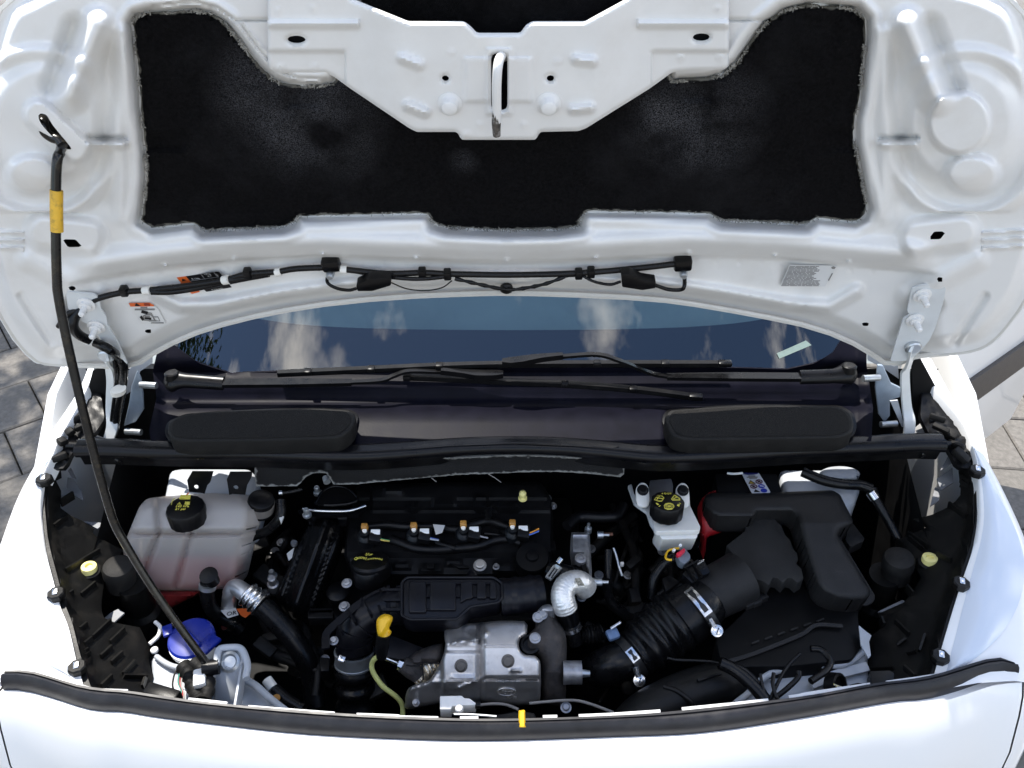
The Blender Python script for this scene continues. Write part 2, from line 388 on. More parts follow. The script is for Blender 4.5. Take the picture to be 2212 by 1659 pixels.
def box(name, c, size, m, parent=None, rot=None, bev=.002, seg=2):
    bm = bmesh.new(); bmesh.ops.create_cube(bm, size=1.0)
    for v in bm.verts: v.co = Vector((v.co.x * size[0], v.co.y * size[1], v.co.z * size[2]))
    if bev: bmesh.ops.bevel(bm, geom=bm.edges[:], offset=min(bev, min(size) * .45), segments=seg, affect='EDGES', profile=.5)
    M = (rot.to_4x4() if rot is not None else Matrix.Identity(4)); M = Matrix.Translation(Vector(c)) @ M
    bmesh.ops.transform(bm, matrix=M, verts=bm.verts[:]); return frombm(name, bm, m, parent, 40)
def axes(x, z):                              # rotation whose local x, z follow the given directions
    z = Vector(z).normalized(); x = Vector(x); x = (x - z * x.dot(z)).normalized(); y = z.cross(x); return Matrix((x, y, z)).transposed()
def bolt(name, c, axis, r, m, parent=None, hh=.006, washer=1.5):
    a = Vector(axis).normalized()
    o = lathe(name, c, a, [(r * washer, 0), (r * washer, .0018), (r * 1.02, .0022), (r, hh), (r * .8, hh + .001)], m, parent, segs=18, smooth=30)
    return o
def text(name, s, c, x, z, size, m, parent=None, depth=.0003, align='CENTER', shear=0.0, lift=.0006, quad=None):
    cu = bpy.data.curves.new('t', 'FONT'); cu.body = s; cu.size = size; cu.align_x = align; cu.align_y = 'CENTER'; cu.shear = shear; cu.resolution_u = 2
    cu.space_line = .85
    if depth: cu.extrude = depth
    o = bpy.data.objects.new('t', cu); me = bpy.data.meshes.new_from_object(o); me.name = name
    z = Vector(z).normalized(); rot = axes(x, z)
    if quad is not None:
        me.transform(quad)
    else: me.transform(Matrix.Translation(Vector(c) + z * lift) @ rot.to_4x4())
    bpy.data.objects.remove(o); bpy.data.curves.remove(cu)
    return mko(name, me, m, parent, 0)
def settle():                                # put each thing's Empty at the thing's base
    bpy.context.view_layer.update()
    for o in list(COL.objects):
        if o.type == 'EMPTY' and o.parent is None and o.children:
            lo = Vector((1e9,) * 3); hi = -lo
            for c in o.children_recursive:
                if c.type == 'MESH':
                    for k in c.bound_box:
                        p = c.matrix_world @ Vector(k)
                        for i in range(3): lo[i] = min(lo[i], p[i]); hi[i] = max(hi[i], p[i])
            b = Vector(((lo.x + hi.x) / 2, (lo.y + hi.y) / 2, lo.z)) - o.location
            o.location += b
            for c in o.children: c.location -= b
        elif o.type == 'MESH' and o.parent is None and 'kind' not in o and o.data.users == 1:
            cs = [Vector(k) for k in o.bound_box]
            b = Vector((sum(c.x for c in cs) / 8, sum(c.y for c in cs) / 8, min(c.z for c in cs)))
            o.data.transform(Matrix.Translation(-b)); o.location += b
            for c in o.children: c.location -= b
# ================================================================== the ground
PAVE = mat('concrete_paver', (.155, .144, .130), .85, var=.22, scale=55, bmp=.6, bscale=260, dirt=(.10, .095, .085), dirt_amt=.6, dscale=5, spec=.25)
JOINT = mat('sandy_joint', (.05, .046, .036), .95, var=.4, scale=60, spec=.2)
g = mk('ground', [(-150, -150, -.012), (150, -150, -.012), (150, 150, -.012), (-150, 150, -.012)], [(0, 1, 2, 3)], JOINT, smooth=0); g['kind'] = 'structure'
def make_slab(sx, sy):
    bm = bmesh.new(); bmesh.ops.create_cube(bm, size=1.0)
    for v in bm.verts: v.co = Vector((v.co.x * sx, v.co.y * sy, v.co.z * .04))
    bmesh.ops.bevel(bm, geom=[e for e in bm.edges if all(v.co.z > 0 for v in e.verts)], offset=.005, segments=1, affect='EDGES')
    me = bpy.data.meshes.new('paving_slab'); bm.to_mesh(me); bm.free(); me.materials.append(PAVE); return me
slab_me = make_slab(.294, .294)
def lay(cx, cy, ang, nx, ny, keep):
    ca, sa = math.cos(ang), math.sin(ang)
    for j in range(-ny, ny + 1):
        for i in range(-nx, nx + 1):
            a = (i + (.5 if j % 2 else 0)) * .30; b = j * .30
            x, y = cx + a * ca - b * sa, cy + a * sa + b * ca
            if not keep(x, y): continue
            o = bpy.data.objects.new('paving_slab', slab_me); COL.objects.link(o); o.parent = g
            o.location = (x, y, -.02 + random.uniform(-.0025, .002)); o.rotation_euler = (random.uniform(-.006, .006), random.uniform(-.006, .006), ang + random.choice((0, math.pi / 2, math.pi)))
lay(-2.0, 2.5, R(38), 10, 10, lambda x, y: -3.55 < x < -.85 and .65 < y < 4.6)
lay(2.0, 2.3, R(-6), 9, 9, lambda x, y: 0.85 < x < 3.5 and .65 < y < 4.55)
# the rest of the paving, too far or hidden to pick the slabs apart
m = bpy.data.materials.new('paved_yard'); m.use_nodes = True; t = m.node_tree; b_ = t.nodes['Principled BSDF']; l_ = t.links.new
tcn = N(t, 'ShaderNodeTexCoord'); br = N(t, 'ShaderNodeTexBrick'); br.inputs['Scale'].default_value = 1.0; br.inputs['Brick Width'].default_value = .3; br.inputs['Row Height'].default_value = .3
br.inputs['Mortar Size'].default_value = .004; br.inputs['Color1'].default_value = (.145, .135, .122, 1); br.inputs['Color2'].default_value = (.165, .154, .140, 1); br.inputs['Mortar'].default_value = (.05, .046, .036, 1)
mpn = N(t, 'ShaderNodeMapping'); mpn.inputs['Rotation'].default_value = (0, 0, R(-6)); l_(tcn.outputs['Object'], mpn.inputs[0]); l_(mpn.outputs[0], br.inputs[0]); l_(br.outputs[0], b_.inputs[0]); b_.inputs['Roughness'].default_value = .88
yb = bmesh.new()
for (x0, y0, x1, y1) in ((-60, -60, 60, .85), (-60, 4.3, 60, 60), (-60, .85, -3.25, 4.3), (3.25, .85, 60, 4.3), (-1.1, .85, 1.1, 4.3)):
    yb.faces.new([yb.verts.new(p) for p in ((x0, y0, -.004), (x1, y0, -.004), (x1, y1, -.004), (x0, y1, -.004))])
yd = frombm('paving', yb, m, smooth=0); yd['kind'] = 'structure'

# ================================================================== a tree beside the van (seen mirrored in the windscreen; its shade lies on the left paving)
LEAF = mat('leaf', (.05, .085, .02), .6, var=.5, scale=3, spec=.3)
BARK = mat('bark', (.10, .075, .055), .9, var=.4, scale=20, bmp=.8, bscale=40)
def make_tree(x, y, hgt, cr, seed, lbl):
    rs = random.Random(seed)
    tr = thing('tree', lbl, 'tree', 'trees left of the van')
    tube('trunk', [(x, y, -.1), (x + .05, y, hgt * .3), (x - .1, y + .1, hgt * .6), (x, y, hgt * .85)], [.17, .14, .10, .04], BARK, tr, sides=10)
    V = []; F = []
    cl = []
    for k in range(46):
        d = Vector((rs.gauss(0, 1), rs.gauss(0, 1), rs.gauss(0, 1))).normalized() * (rs.random() ** .45)
        cl.append((Vector((x, y, hgt * .72)) + Vector((d.x * cr, d.y * cr, d.z * cr * .9)), rs.uniform(.35, .8)))
    for c, r in cl:
        for k in range(280):
            d = Vector((rs.gauss(0, 1), rs.gauss(0, 1), rs.gauss(0, 1))).normalized() * r * (rs.random() ** .35); p = c + d
            u = Vector((rs.gauss(0, 1), rs.gauss(0, 1), rs.gauss(0, 1))).normalized(); v = u.orthogonal().normalized(); s = rs.uniform(.04, .085)
            n0 = len(V); V += [p - u * s, p + v * s * .5, p + u * s, p - v * s * .5]; F.append((n0, n0 + 1, n0 + 2, n0 + 3))
    mk('crown', V, F, LEAF, tr, smooth=0)
    for k in range(6):
        a = rs.uniform(0, 6.28); e = Vector((x + math.cos(a) * cr * .6, y + math.sin(a) * cr * .6, hgt * rs.uniform(.6, .85)))
        tube('branch', [(x, y, hgt * rs.uniform(.35, .5)), tuple((Vector((x, y, hgt * .5)) + e) / 2), tuple(e)], [.06, .04, .015], BARK, tr, sides=6, n=3)
    return tr
make_tree(-4.2, 4.3, 7.4, 2.3, 5, 'broad green tree shading the paving left of the van')
make_tree(-6.6, 0.2, 7.0, 2.3, 9, 'green tree mirrored in the left corner of the windscreen')

# ================================================================== van body
van = thing('van', 'white van with its bonnet up and driver door open', 'van')
def resamp(l, n):
    l = np.array(l, float); d = np.r_[0, np.cumsum(np.linalg.norm(np.diff(l, axis=0), axis=1))]
    t = np.linspace(0, d[-1], n); return np.stack([np.interp(t, d, l[:, k]) for k in range(l.shape[1])], -1)
def loft(name, rows, m, parent, smooth=60, th=.0):
    n = len(rows[0]); V = [p for r_ in rows for p in r_]; F = []
    for j in range(len(rows) - 1):
        for i in range(n - 1): F.append((j * n + i, j * n + i + 1, j * n + n + i + 1, j * n + n + i))
    return mk(name, V, F, m, parent, smooth)
zf = lambda y: np.interp(y, [770, 979, 1100, 1300, 1480, 1660], [1.10, 1.03, .985, .925, .885, .87])
INL = [(205, 800), (190, 845), (158, 905), (130, 955), (118, 985), (97, 1030), (90, 1070), (88, 1104), (94, 1167), (100, 1198), (118, 1265), (131, 1313), (148, 1355), (163, 1420), (174, 1459), (185, 1500)]
OUL = [(193, 788), (167, 848), (112, 932), (90, 979), (40, 1071), (0, 1179), (-30, 1270), (-48, 1380), (-50, 1480)]
INR = [(1985, 778), (2012, 835), (2052, 885), (2080, 925), (2102, 979), (2111, 1033), (2114, 1088), (2112, 1133), (2101, 1188), (2083, 1242), (2060, 1313), (2035, 1397), (2024, 1436), (2016, 1465), (2008, 1495)]
OUR = [(2012, 775), (2055, 855), (2091, 925), (2124, 979), (2168, 1062), (2212, 1160), (2240, 1260), (2256, 1380), (2258, 1480)]
for sgn, inn, ou in ((-1, INL, OUL), (1, INR, OUR)):
    a = resamp(cat(inn, 4), 48); b = resamp(cat(ou, 4), 48)
    A = at_z(a[:, 0], a[:, 1], zf(a[:, 1])); B = at_z(b[:, 0], b[:, 1], zf(b[:, 1]) - .004)
    ow = np.stack([np.full(48, sgn * 1.0), np.zeros(48), np.zeros(48)], -1); ow[-14:, 1] = -np.linspace(0, .9, 14)
    up = np.array([0, 0, 1.0]); bl = np.clip(np.linalg.norm(B - A, axis=1), 0, .12)[:, None]
    tt = np.linspace(0, 1, 48)
    rows = [A - up * .03, A, A * .93 + B * .07 + up * .004, A * .62 + B * .38 + up * bl * .13, A * .3 + B * .7 + up * bl * .13, B, B + ow * .012 - up * .02, B + ow * .03 - up * .09, B + ow * .045 - up * .22, B + ow * .04 - up * .42]
    loft('front_wing', rows, WHITE, van, 60)
# front fascia under the seal
SEALLO = [(6, 1488), (52, 1490), (110, 1505), (198, 1532), (267, 1536), (333, 1547), (461, 1563), (669, 1585), (922, 1597), (1093, 1598), (1325, 1590), (1517, 1581), (1728, 1550), (1924, 1515), (1997, 1509), (2070, 1490), (2137, 1468), (2197, 1462)]
SEALUP = [(21, 1457), (71, 1457), (120, 1470), (171, 1486), (230, 1495), (292, 1501), (461, 1525), (723, 1547), (922, 1557), (1093, 1560), (1325, 1553), (1476, 1541), (1728, 1512), (1880, 1484), (1950, 1476), (2022, 1462), (2122, 1432), (2168, 1430), (2180, 1440)]
lo = resamp(cat(SEALLO, 5), 70); up_ = resamp(cat(SEALUP, 5), 70)
zend = lambda x: .872 + .018 * ((np.abs(np.asarray(x) - 1100) / 1090) ** 4)
C0 = at_z(lo[:, 0], lo[:, 1], zend(lo[:, 0]) - .004)
rows = [C0 + np.array([0, .02, .004]), C0] + [C0 + np.array([0, -a_, -b_]) for a_, b_ in ((.012, -.004), (.024, .014), (.036, .045), (.055, .11), (.07, .25), (.075, .45), (.05, .62))]
loft('front_panel', rows, WHITE, van, 60)
FROWS = rows
for sgn, k_ in ((-1, 0), (1, -1)):
    G_ = [r_[k_] + np.array([sgn * .0035, .001, 0]) for r_ in FROWS]
    rws = [np.array([g_ + np.array([sgn * a_, b_, c_]) for a_, b_, c_ in ((0, 0, 0), (.010, .001, .001), (.022, .006, .002), (.034, .016, .004), (.045, .035, .006), (.054, .07, .010), (.060, .13, .022), (.062, .22, .045), (.062, .34, .08))]) for g_ in G_]
    loft('bumper_corner', rws, WHITE, van, 60)
# lower bumper, sides, roof, pillars, wheels
DARKIN = mat('dark_interior', (.02, .02, .022), .8)
sheetyz = lambda name, poly, x, th, m_, par: extr(name, [(x, y, z) for y, z in poly], (th, 0, 0), m_, par, bev=.006, seg=2)
arch = [(1.06 + .37 * math.cos(a), .31 + .37 * math.sin(a)) for a in [math.pi * k / 12 for k in range(13)]]
for sgn in (-1, 1):
    sheetyz('wing_side', [(1.50, .22), (1.50, 1.08), (1.25, 1.02), (1.0, .84), (.66, .70), (.64, .30)] + [(y, z) for y, z in arch[::-1]], sgn * .885, -sgn * .02, WHITE, van)
    wh = lathe('wheel', (sgn * .68, 1.06, .31), (sgn, 0, 0), [(.20, 0), (.295, .01), (.31, .03), (.31, .16), (.295, .18), (.21, .185)], RUB, van, segs=40)
    lathe('rim', (sgn * .68, 1.06, .31), (sgn, 0, 0), [(.205, .17), (.2, .182), (.17, .165), (.06, .175), (.05, .185), (.03, .186)], ZINC, wh, segs=30)
    sheetyz('side_panel', [(2.52, .25), (4.3, .25), (4.35, 1.0), (4.3, 1.78), (2.5, 1.78), (2.52, 1.1)], sgn * .885, -sgn * .03, WHITE, van)
    tube('windscreen_pillar', [(sgn * .74, 1.30, 1.10), (sgn * .69, 1.6, 1.38), (sgn * .63, 2.05, 1.74)], [.035, .038, .04], WHITE, van, sides=10, n=5)
    tube('roof_rail', [(sgn * .63, 2.0, 1.74), (sgn * .72, 2.3, 1.79), (sgn * .75, 4.3, 1.79)], .05, WHITE, van, sides=10, n=4)
dl = sheetyz('door', [(1.53, .24), (2.50, .24), (2.50, 1.08), (1.53, 1.05)], -.885, .04, WHITE, van)
sheetyz('side_moulding', [(1.56, .52), (2.48, .52), (2.48, .64), (1.60, .64)], -.893, .014, MOULD, dl)
mk('roof', [(-.75, 2.0, 1.76), (.75, 2.0, 1.76), (.80, 4.3, 1.80), (-.80, 4.3, 1.80)], [(0, 1, 2, 3)], WHITE, van)
mk('rear_wall', [(-.88, 4.35, .25), (.88, 4.35, .25), (.80, 4.3, 1.80), (-.80, 4.3, 1.80)], [(0, 1, 2, 3)], WHITE, van)
mk('cabin_floor', [(-.86, 1.35, .40), (.86, 1.35, .40), (.86, 4.3, .40), (-.86, 4.3, .40)], [(0, 1, 2, 3)], DARKIN, van)
mk('bulkhead', [(-.86, 2.6, .40), (.86, 2.6, .40), (.80, 2.6, 1.78), (-.80, 2.6, 1.78)], [(0, 1, 2, 3)], DARKIN, van)
# open driver door
hx, hy, du = .90, 1.54, Vector((.79, .613, 0)).normalized()
dn = Vector((du.y, -du.x, 0))
def dpt(a, z, o_=0): return Vector((hx, hy, 0)) + du * a + dn * o_ + Vector((0, 0, z))
dr = extr('door', [dpt(.0, .30), dpt(.10, .26), dpt(.95, .26), dpt(1.0, .5), dpt(.99, 1.10), dpt(.0, 1.06)], -dn * .06, WHITE, van, bev=.012, seg=3)
dr['label'] = 'opened driver door seen behind the right wing'
extr('side_moulding', [dpt(.02, .545, .012), dpt(.97, .545, .012), dpt(.98, .60, .012), dpt(.97, .66, .012), dpt(.05, .66, .012)], -dn * .013, MOULD, dr, bev=.004)
tube('window_frame', [dpt(.02, 1.08, -.03), dpt(.45, 1.62, -.03), dpt(.62, 1.72, -.03), dpt(.93, 1.72, -.03), dpt(.97, 1.09, -.03)], .022, BLK, dr, sides=8, n=4)
mk('side_window', [(-.872, 1.60, 1.08), (-.872, 2.50, 1.10), (-.80, 2.48, 1.66), (-.74, 2.02, 1.66)], [(0, 1, 2, 3)], None, dl, smooth=0)
# windscreen
def ws(x, t, off=0.0):
    x = np.asarray(x, float); t = np.asarray(t, float); k = np.abs(x) / .70; c = .055 * k ** 2 + .075 * k ** 5
    y = 1.200 + c + t * .829; z = 1.092 - .012 * k ** 2 + t * .559
    return np.stack([x * (1 - .10 * t), y + off * .559, z - off * .829], -1)
def wgrid(name, x0, x1, t0, t1, m_, parent, off=0.0, nx=60, ny=20, tf=None):
    V = []; F = []
    for j in range(ny + 1):
        for i in range(nx + 1):
            x = x0 + (x1 - x0) * i / nx; tt = (t0 + (t1 - t0) * j / ny) if tf is None else tf(x, j / ny); V.append(ws(x, tt, off))
    for j in range(ny):
        for i in range(nx): a = j * (nx + 1) + i; F.append((a, a + 1, a + nx + 2, a + nx + 1))
    return mk(name, V, F, m_, parent, 80)
GL = bpy.data.materials.new('windscreen_glass'); GL.use_nodes = True; t = GL.node_tree; t.nodes.clear()
o_ = N(t, 'ShaderNodeOutputMaterial'); mi = N(t, 'ShaderNodeMixShader'); tr_ = N(t, 'ShaderNodeBsdfTransparent'); gl_ = N(t, 'ShaderNodeBsdfGlossy'); fr = N(t, 'ShaderNodeFresnel')
tr_.inputs[0].default_value = (.66, .86, .90, 1); gl_.inputs['Roughness'].default_value = .015; fr.inputs[0].default_value = 1.62
ad = N(t, 'ShaderNodeMath', operation='ADD'); ad.inputs[1].default_value = .075; t.links.new(fr.outputs[0], ad.inputs[0])
t.links.new(ad.outputs[0], mi.inputs[0]); t.links.new(tr_.outputs[0], mi.inputs[1]); t.links.new(gl_.outputs[0], mi.inputs[2]); t.links.new(mi.outputs[0], o_.inputs[0])
bpy.data.objects['side_window'].data.materials.append(GL)
wsn = wgrid('windscreen', -.70, .70, -.03, .80, GL, van)
fritm = mat('black_glass_border', (.004, .004, .006), .5, var=.1, spec=.1)
wgrid('black_border', -.70, .70, -.03, .2, fritm, wsn, off=.003, ny=6, tf=lambda x, s: -.03 + s * (.125 + .06 * (abs(x) / .7) ** 6))
DASH = mat('dashboard', (.22, .25, .26), .8, var=.15, scale=6)
mk('dashboard', [(-.70, 1.27, 1.075), (.70, 1.27, 1.075), (.72, 1.55, 1.13), (-.72, 1.55, 1.13), (.72, 1.85, 1.10), (-.72, 1.85, 1.10), (.72, 1.9, .6), (-.72, 1.9, .6)], [(0, 1, 2, 3), (3, 2, 4, 5), (5, 4, 6, 7)], DASH, van)
# identification plate behind the glass, near its right corner
def wpx(x, y, off): # point of the windscreen under a pixel
    best = None
    for t_ in np.linspace(-.03, .3, 120):
        for x_ in np.linspace(.2, .7, 160):
            p_ = ws(x_, t_, off); d_ = p_ - CAMP; f_ = d_ @ np.array([0, COSP, -SINP]); v_ = d_ @ np.array([0, -SINP, -COSP])
            e_ = (CX + d_[0] / f_ * FPX - x) ** 2 + (CY + v_ / f_ * FPX - y) ** 2
            if best is None or e_ < best[0]: best = (e_, p_)
    return best[1]
pl = [wpx(x, y, -.0012) for x, y in q('F', (615, 735), (800, 650), (832, 682), (630, 770))]
mk('identification_plate', pl, [(0, 1, 2, 3)], mat('pale_green_plate', (.17, .23, .21), .5, var=.1, scale=90), wsn, smooth=0)

# ================================================================== bonnet
BANG = R(75); BH = np.array([0, 1.134, 1.164]); BS = np.array([0, -math.cos(BANG), math.sin(BANG)]); BN = np.array([0, -math.sin(BANG), -math.cos(BANG)])
class BSurf:
    def __init__(self, off=0.0): self.off = off
    def __call__(self, X, Y):
        p = at_plane(X, Y, BH, BN); nn = np.broadcast_to(BN, p.shape)
        c = .030 * (np.abs(p[..., 0]) / .75) ** 3
        r = rays(X, Y); t = ((BH - CAMP) @ BN + self.off + c) / (r @ BN)
        return CAMP + r * t[..., None], nn
def B3(x, y, n=0.0): return Vector(BSurf(n)(np.array([float(x)]), np.array([float(y)]))[0][0])
bon = thing('bonnet', 'raised white bonnet seen from underneath with a black felt pad', 'bonnet')
BOUT = [(225, 791), (290, 788), (330, 764), (400, 728), (480, 701), (580, 677), (700, 657), (850, 642), (1000, 635), (1106, 633), (1250, 637), (1400, 645), (1500, 657), (1620, 678), (1730, 700), (1820, 730), (1880, 763), (1925, 788), (1978, 770), (2040, 764), (2091, 758), (2128, 745), (2165, 712), (2212, 645), (2245, 560), (2262, 450), (2268, 330), (2240, 150), (2205, 30), (2150, -15), (2050, -45), (1800, -80), (1500, -105), (1100, -115), (700, -105), (400, -85), (150, -50), (60, -15), (8, 20), (-30, 130), (-55, 300), (-50, 480), (-25, 600), (0, 672), (38, 735), (73, 772), (97, 784), (150, 788)]
BOUT = cat(BOUT, 3, closed=True)
PAD = [(287, 50), (295, 36), (320, 29), (360, 28), (425, 24), (455, 30), (485, 50), (505, 75), (530, 107), (560, 147), (590, 173), (620, 186), (690, 188), (722, 180), (760, 120), (790, -60), (1390, -60), (1415, 120), (1452, 176), (1520, 172), (1560, 164), (1595, 135), (1620, 95), (1650, 55), (1690, 25), (1740, 12), (1800, 16), (1850, 22), (1868, 42), (1869, 80), (1862, 150), (1855, 220), (1845, 262), (1845, 310), (1855, 360), (1862, 400), (1872, 450), (1865, 468), (1845, 478), (1765, 470), (1740, 483), (1560, 475), (1530, 460), (1270, 455), (1256, 464), (1250, 488), (1200, 495), (1090, 497), (965, 491), (938, 482), (925, 462), (910, 460), (660, 466), (645, 464), (635, 480), (610, 490), (440, 497), (420, 480), (330, 492), (305, 478), (312, 440), (318, 380), (316, 330), (312, 290), (305, 230), (300, 150), (291, 80)]
L1 = [(150, 612), (233, 597), (357, 578), (507, 563), (697, 553), (900, 561), (1090, 567), (1290, 561), (1475, 550), (1670, 556), (1955, 581), (2040, 592)]
L2 = [(340, 636), (390, 660), (480, 655), (620, 630), (780, 612), (1090, 603), (1400, 611), (1560, 632), (1700, 656), (1790, 662), (1850, 628)]
l1x = [a for a, b in L1]; l1y = [b for a, b in L1]
def bonh(X, Y, D):
    h = .020 * ss((D - 10) / 34)                                     # rim, then the raised inner frame
    pin = np.where(inside(X, Y, PAD), 1.0, -1.0) * pdist(X, Y, PAD, True)
    h += bump(np.abs(pin + 26), 16, .005)
    h -= .020 * ss((pin + 16) / 13)
    for mirror in (0, 1):
        x = X if not mirror else 2172 - X
        k = (x < 330)
        f = bump(sdist(x, Y, (212, 55), (150, 205)), 54, .026)
        f += -bump(sdist(x, Y, (160, 55), (112, 185)), 36, .018)
        ang = np.hypot(x - 85, (Y - 288))
        f += bump(np.abs(ang - 168 - 10 * np.sin(Y / 60.0)), 24, .015) * (Y < 460) * (.45 + .65 * ss((Y - 330) / 80) + .3 * ss((180 - Y) / 60))
        f += plat(np.hypot(x - 95, (Y - 270) * .9), 98, 50, .016)
        f += plat(np.hypot((x - 72) * .8, (Y - 378) * 1.1), 36, 20, .016)
        if not mirror: f += plat(sdist(x, Y, (82, 246), (165, 320)), 22, 16, .018)
        else: f += plat(np.hypot(x - 100, (Y - 265)), 60, 14, .016)
        f += bump(sdist(x, Y, (195, 313), (268, 312)), 13, .014) - bump(sdist(x, Y, (192, 296), (268, 298)), 9, .012)
        f += plat(sdist(x, Y, (95, 500), (190, 512)), 22, 28, .018)
        f += bump(sdist(x, Y, (262, 70), (262, 470)), 26, .008)
        f -= bump(np.abs(x - 226 - 8 * np.sin(Y / 90.0)), 30, .009) * ss((Y - 70) / 60) * ss((470 - Y) / 60)
        for yy in (498, 515, 532): f += bump(sdist(x, Y, (-40, yy), (48, yy + 6)), 6, .006)
        f += bump(sdist(x, Y, (60, 560), (210, 640)), 34, .010) - bump(sdist(x, Y, (150, 660), (235, 730)), 26, .006)
        f -= bump(sdist(x, Y, (45, 640), (110, 740)), 14, .006)
        h += np.where(k, f, 0)
        cr = [(330, 14), (420, 4), (470, 18), (520, 52), (565, 112), (603, 150), (640, 168), (705, 172)]
        h -= bump(pdist(x, Y, cr), 6, .007); h -= bump(sdist(x, Y, (514, 44), (640, 43)), 5, .006)
        h -= bump(sdist(x, Y, (470, 575), (450, 640)), 40, .006) * (Y > np.interp(X, l1x, l1y))
    yl = np.interp(X, l1x, l1y); below = Y - yl
    mid = ss((X - 130) / 80) * ss((2040 - X) / 80)
    h += mid * (bump(np.abs(Y - (yl - 34)), 42, .018) - .016 * ss((below + 3) / 7))
    h += bump(pdist(X, Y, L2), 22, .013)
    for k_ in range(34): h -= bump(np.abs(np.hypot(X - (300 + k_ * 48), Y - np.interp(300 + k_ * 48, l1x, l1y) - 14) - 2.5), 3, .0012)
    for nx_ in (357, 507, 697, 900, 1095, 1288, 1488, 1673, 1833): h += bump(np.hypot(X - nx_, (Y - np.interp(nx_, l1x, l1y) + 3)), 7, .008)
    return h
slot = cat(q('A', (250, 742), (300, 745), (345, 815), (455, 950), (450, 968), (425, 960), (335, 880), (265, 800)), 3, closed=True)
holes = [slot, rnd(q('A', (405, 1550), (490, 1552), (535, 1600), (440, 1602)), 3), rnd(q('C', (1630, 1500), (1708, 1500), (1670, 1550), (1590, 1552)), 3),
         ell(*q('D', (965, 591)), 9, 4.2, 14), ell(*q('F', (1185, 546)), 9, 4, 14), rnd(q('D', (440, 298), (485, 300), (495, 328), (455, 330)), 2), rnd(q('F', (1650, 240), (1695, 245), (1690, 270), (1645, 272)), 2)]
gridsheet('inner_panel', BOUT, BSurf(0), UNDER, bon, holes=holes, step=4.2, h=bonh)
for hl in holes:                                                     # added near-black plate behind each opening, painting the hollow's shade
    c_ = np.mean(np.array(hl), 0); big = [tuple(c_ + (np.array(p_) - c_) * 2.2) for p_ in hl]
    sheet('cavity_shade', big, BSurf(-.012), DEEP, bon, step=0, thick=.002)
sheet('outer_skin', [tuple(np.array((1100, 330)) + (np.array(p_) - np.array((1100, 330))) * 1.008) for p_ in BOUT], BSurf(-.020), WHITE, bon, step=60, thick=.012)
rim = [B3(x, y, -.004) for x, y in BOUT[::2]]
tube('hem', rim + [rim[0]], .0045, mat('hem_paint', (.62, .60, .55), .45, var=.05), bon, sides=6, n=1, straight=True)
def padh(X, Y, D):
    n_ = .003 * np.sin(X / 37.0) * np.sin(Y / 29.0 + X / 71.0) + .0015 * np.sin(X / 9.0 + 2 * np.sin(Y / 13.0))
    f = .009 * dome(D, 12) + n_ * .7
    for cx_, cy_, rx_, ry_ in ((655, 210, 32, 18), (1505, 203, 32, 17), (362, 310, 36, 16), (1812, 300, 34, 18)):
        f -= .007 * ss((1.25 - np.maximum(np.abs(X - cx_) / rx_, np.abs(Y - cy_) / ry_)) / .25)
    for cx_, cy_ in ((340, 62), (1825, 60)): f -= bump(np.abs(np.hypot(X - cx_, Y - cy_) - 26), 4, .003)
    f -= bump(np.abs(Y - (452 + 6 * np.sin(X / 160))), 6, .003)
    return f
prs = random.Random(3)
padline = [(x + prs.uniform(-1.6, 1.6), y + prs.uniform(-1.6, 1.6)) for x, y in resamp(PAD + [PAD[0]], 420)[:-1]]
pad = sheet('insulation_pad', padline, BSurf(.0035), FELT, bon, step=12, h=padh, thick=.006)
V = []; F = []; frs = random.Random(21); pl2 = resamp(PAD + [PAD[0]], 2600)
for (x, y) in pl2:
    if 735 < x < 1440 and y < 250: continue
    den = max(0.0, .28 + .6 * math.sin(x * .023 + y * .031) * math.sin(x * .071 - y * .053 + 1) + .15 * math.sin(x * .2 + y * .17))
    if y > 440: den = (.85 if (430 < x < 640 or 930 < x < 1255 or 1540 < x < 1760) else .12) * (.7 + .3 * math.sin(x * .11))
    for _ in range(2):
        if frs.random() > den: continue
        c = B3(x + frs.uniform(-2.2, 2.2), y + frs.uniform(-2.0, 2.0), .0085 + frs.uniform(-.004, .0035)); d = Vector((frs.gauss(0, 1), frs.gauss(0, .6), frs.gauss(0, 1))).normalized() * frs.uniform(.0012, .0036); s_ = d.cross(Vector((0, -1, 0))).normalized() * frs.uniform(.0004, .0009)
        n0 = len(V); V += [c - d - s_, c - d + s_, c + d + s_ * .4, c + d - s_ * .4]; F.append((n0, n0 + 1, n0 + 2, n0 + 3))
fr_ = mk('frayed_edge', V, F, mat('grey_fibre', (.24, .23, .205), .9, var=.35, scale=60), bon, smooth=0); fr_['kind'] = 'stuff'
# pale dust rubbed into the felt at two places
t = FELT.node_tree; b_ = t.nodes['Principled BSDF']; src = b_.inputs['Base Color'].links[0].from_socket
geo = N(t, 'ShaderNodeNewGeometry'); acc = None
for (px_, py_, rr_) in ((650, 230, .12), (1500, 255, .10), (1450, 235, .07), (1000, 335, .03), (570, 215, .06)):
    c_ = B3(px_, py_, -.004); vd = N(t, 'ShaderNodeVectorMath', operation='DISTANCE'); vd.inputs[1].default_value = c_; t.links.new(geo.outputs['Position'], vd.inputs[0])
    mr = N(t, 'ShaderNodeMapRange'); mr.inputs[1].default_value = rr_; mr.inputs[2].default_value = rr_ * .15; mr.inputs[3].default_value = 0; mr.inputs[4].default_value = 1; t.links.new(vd.outputs['Value'], mr.inputs[0])
    if acc is None: acc = mr.outputs[0]
    else:
        mxm = N(t, 'ShaderNodeMath', operation='MAXIMUM'); t.links.new(acc, mxm.inputs[0]); t.links.new(mr.outputs[0], mxm.inputs[1]); acc = mxm.outputs[0]
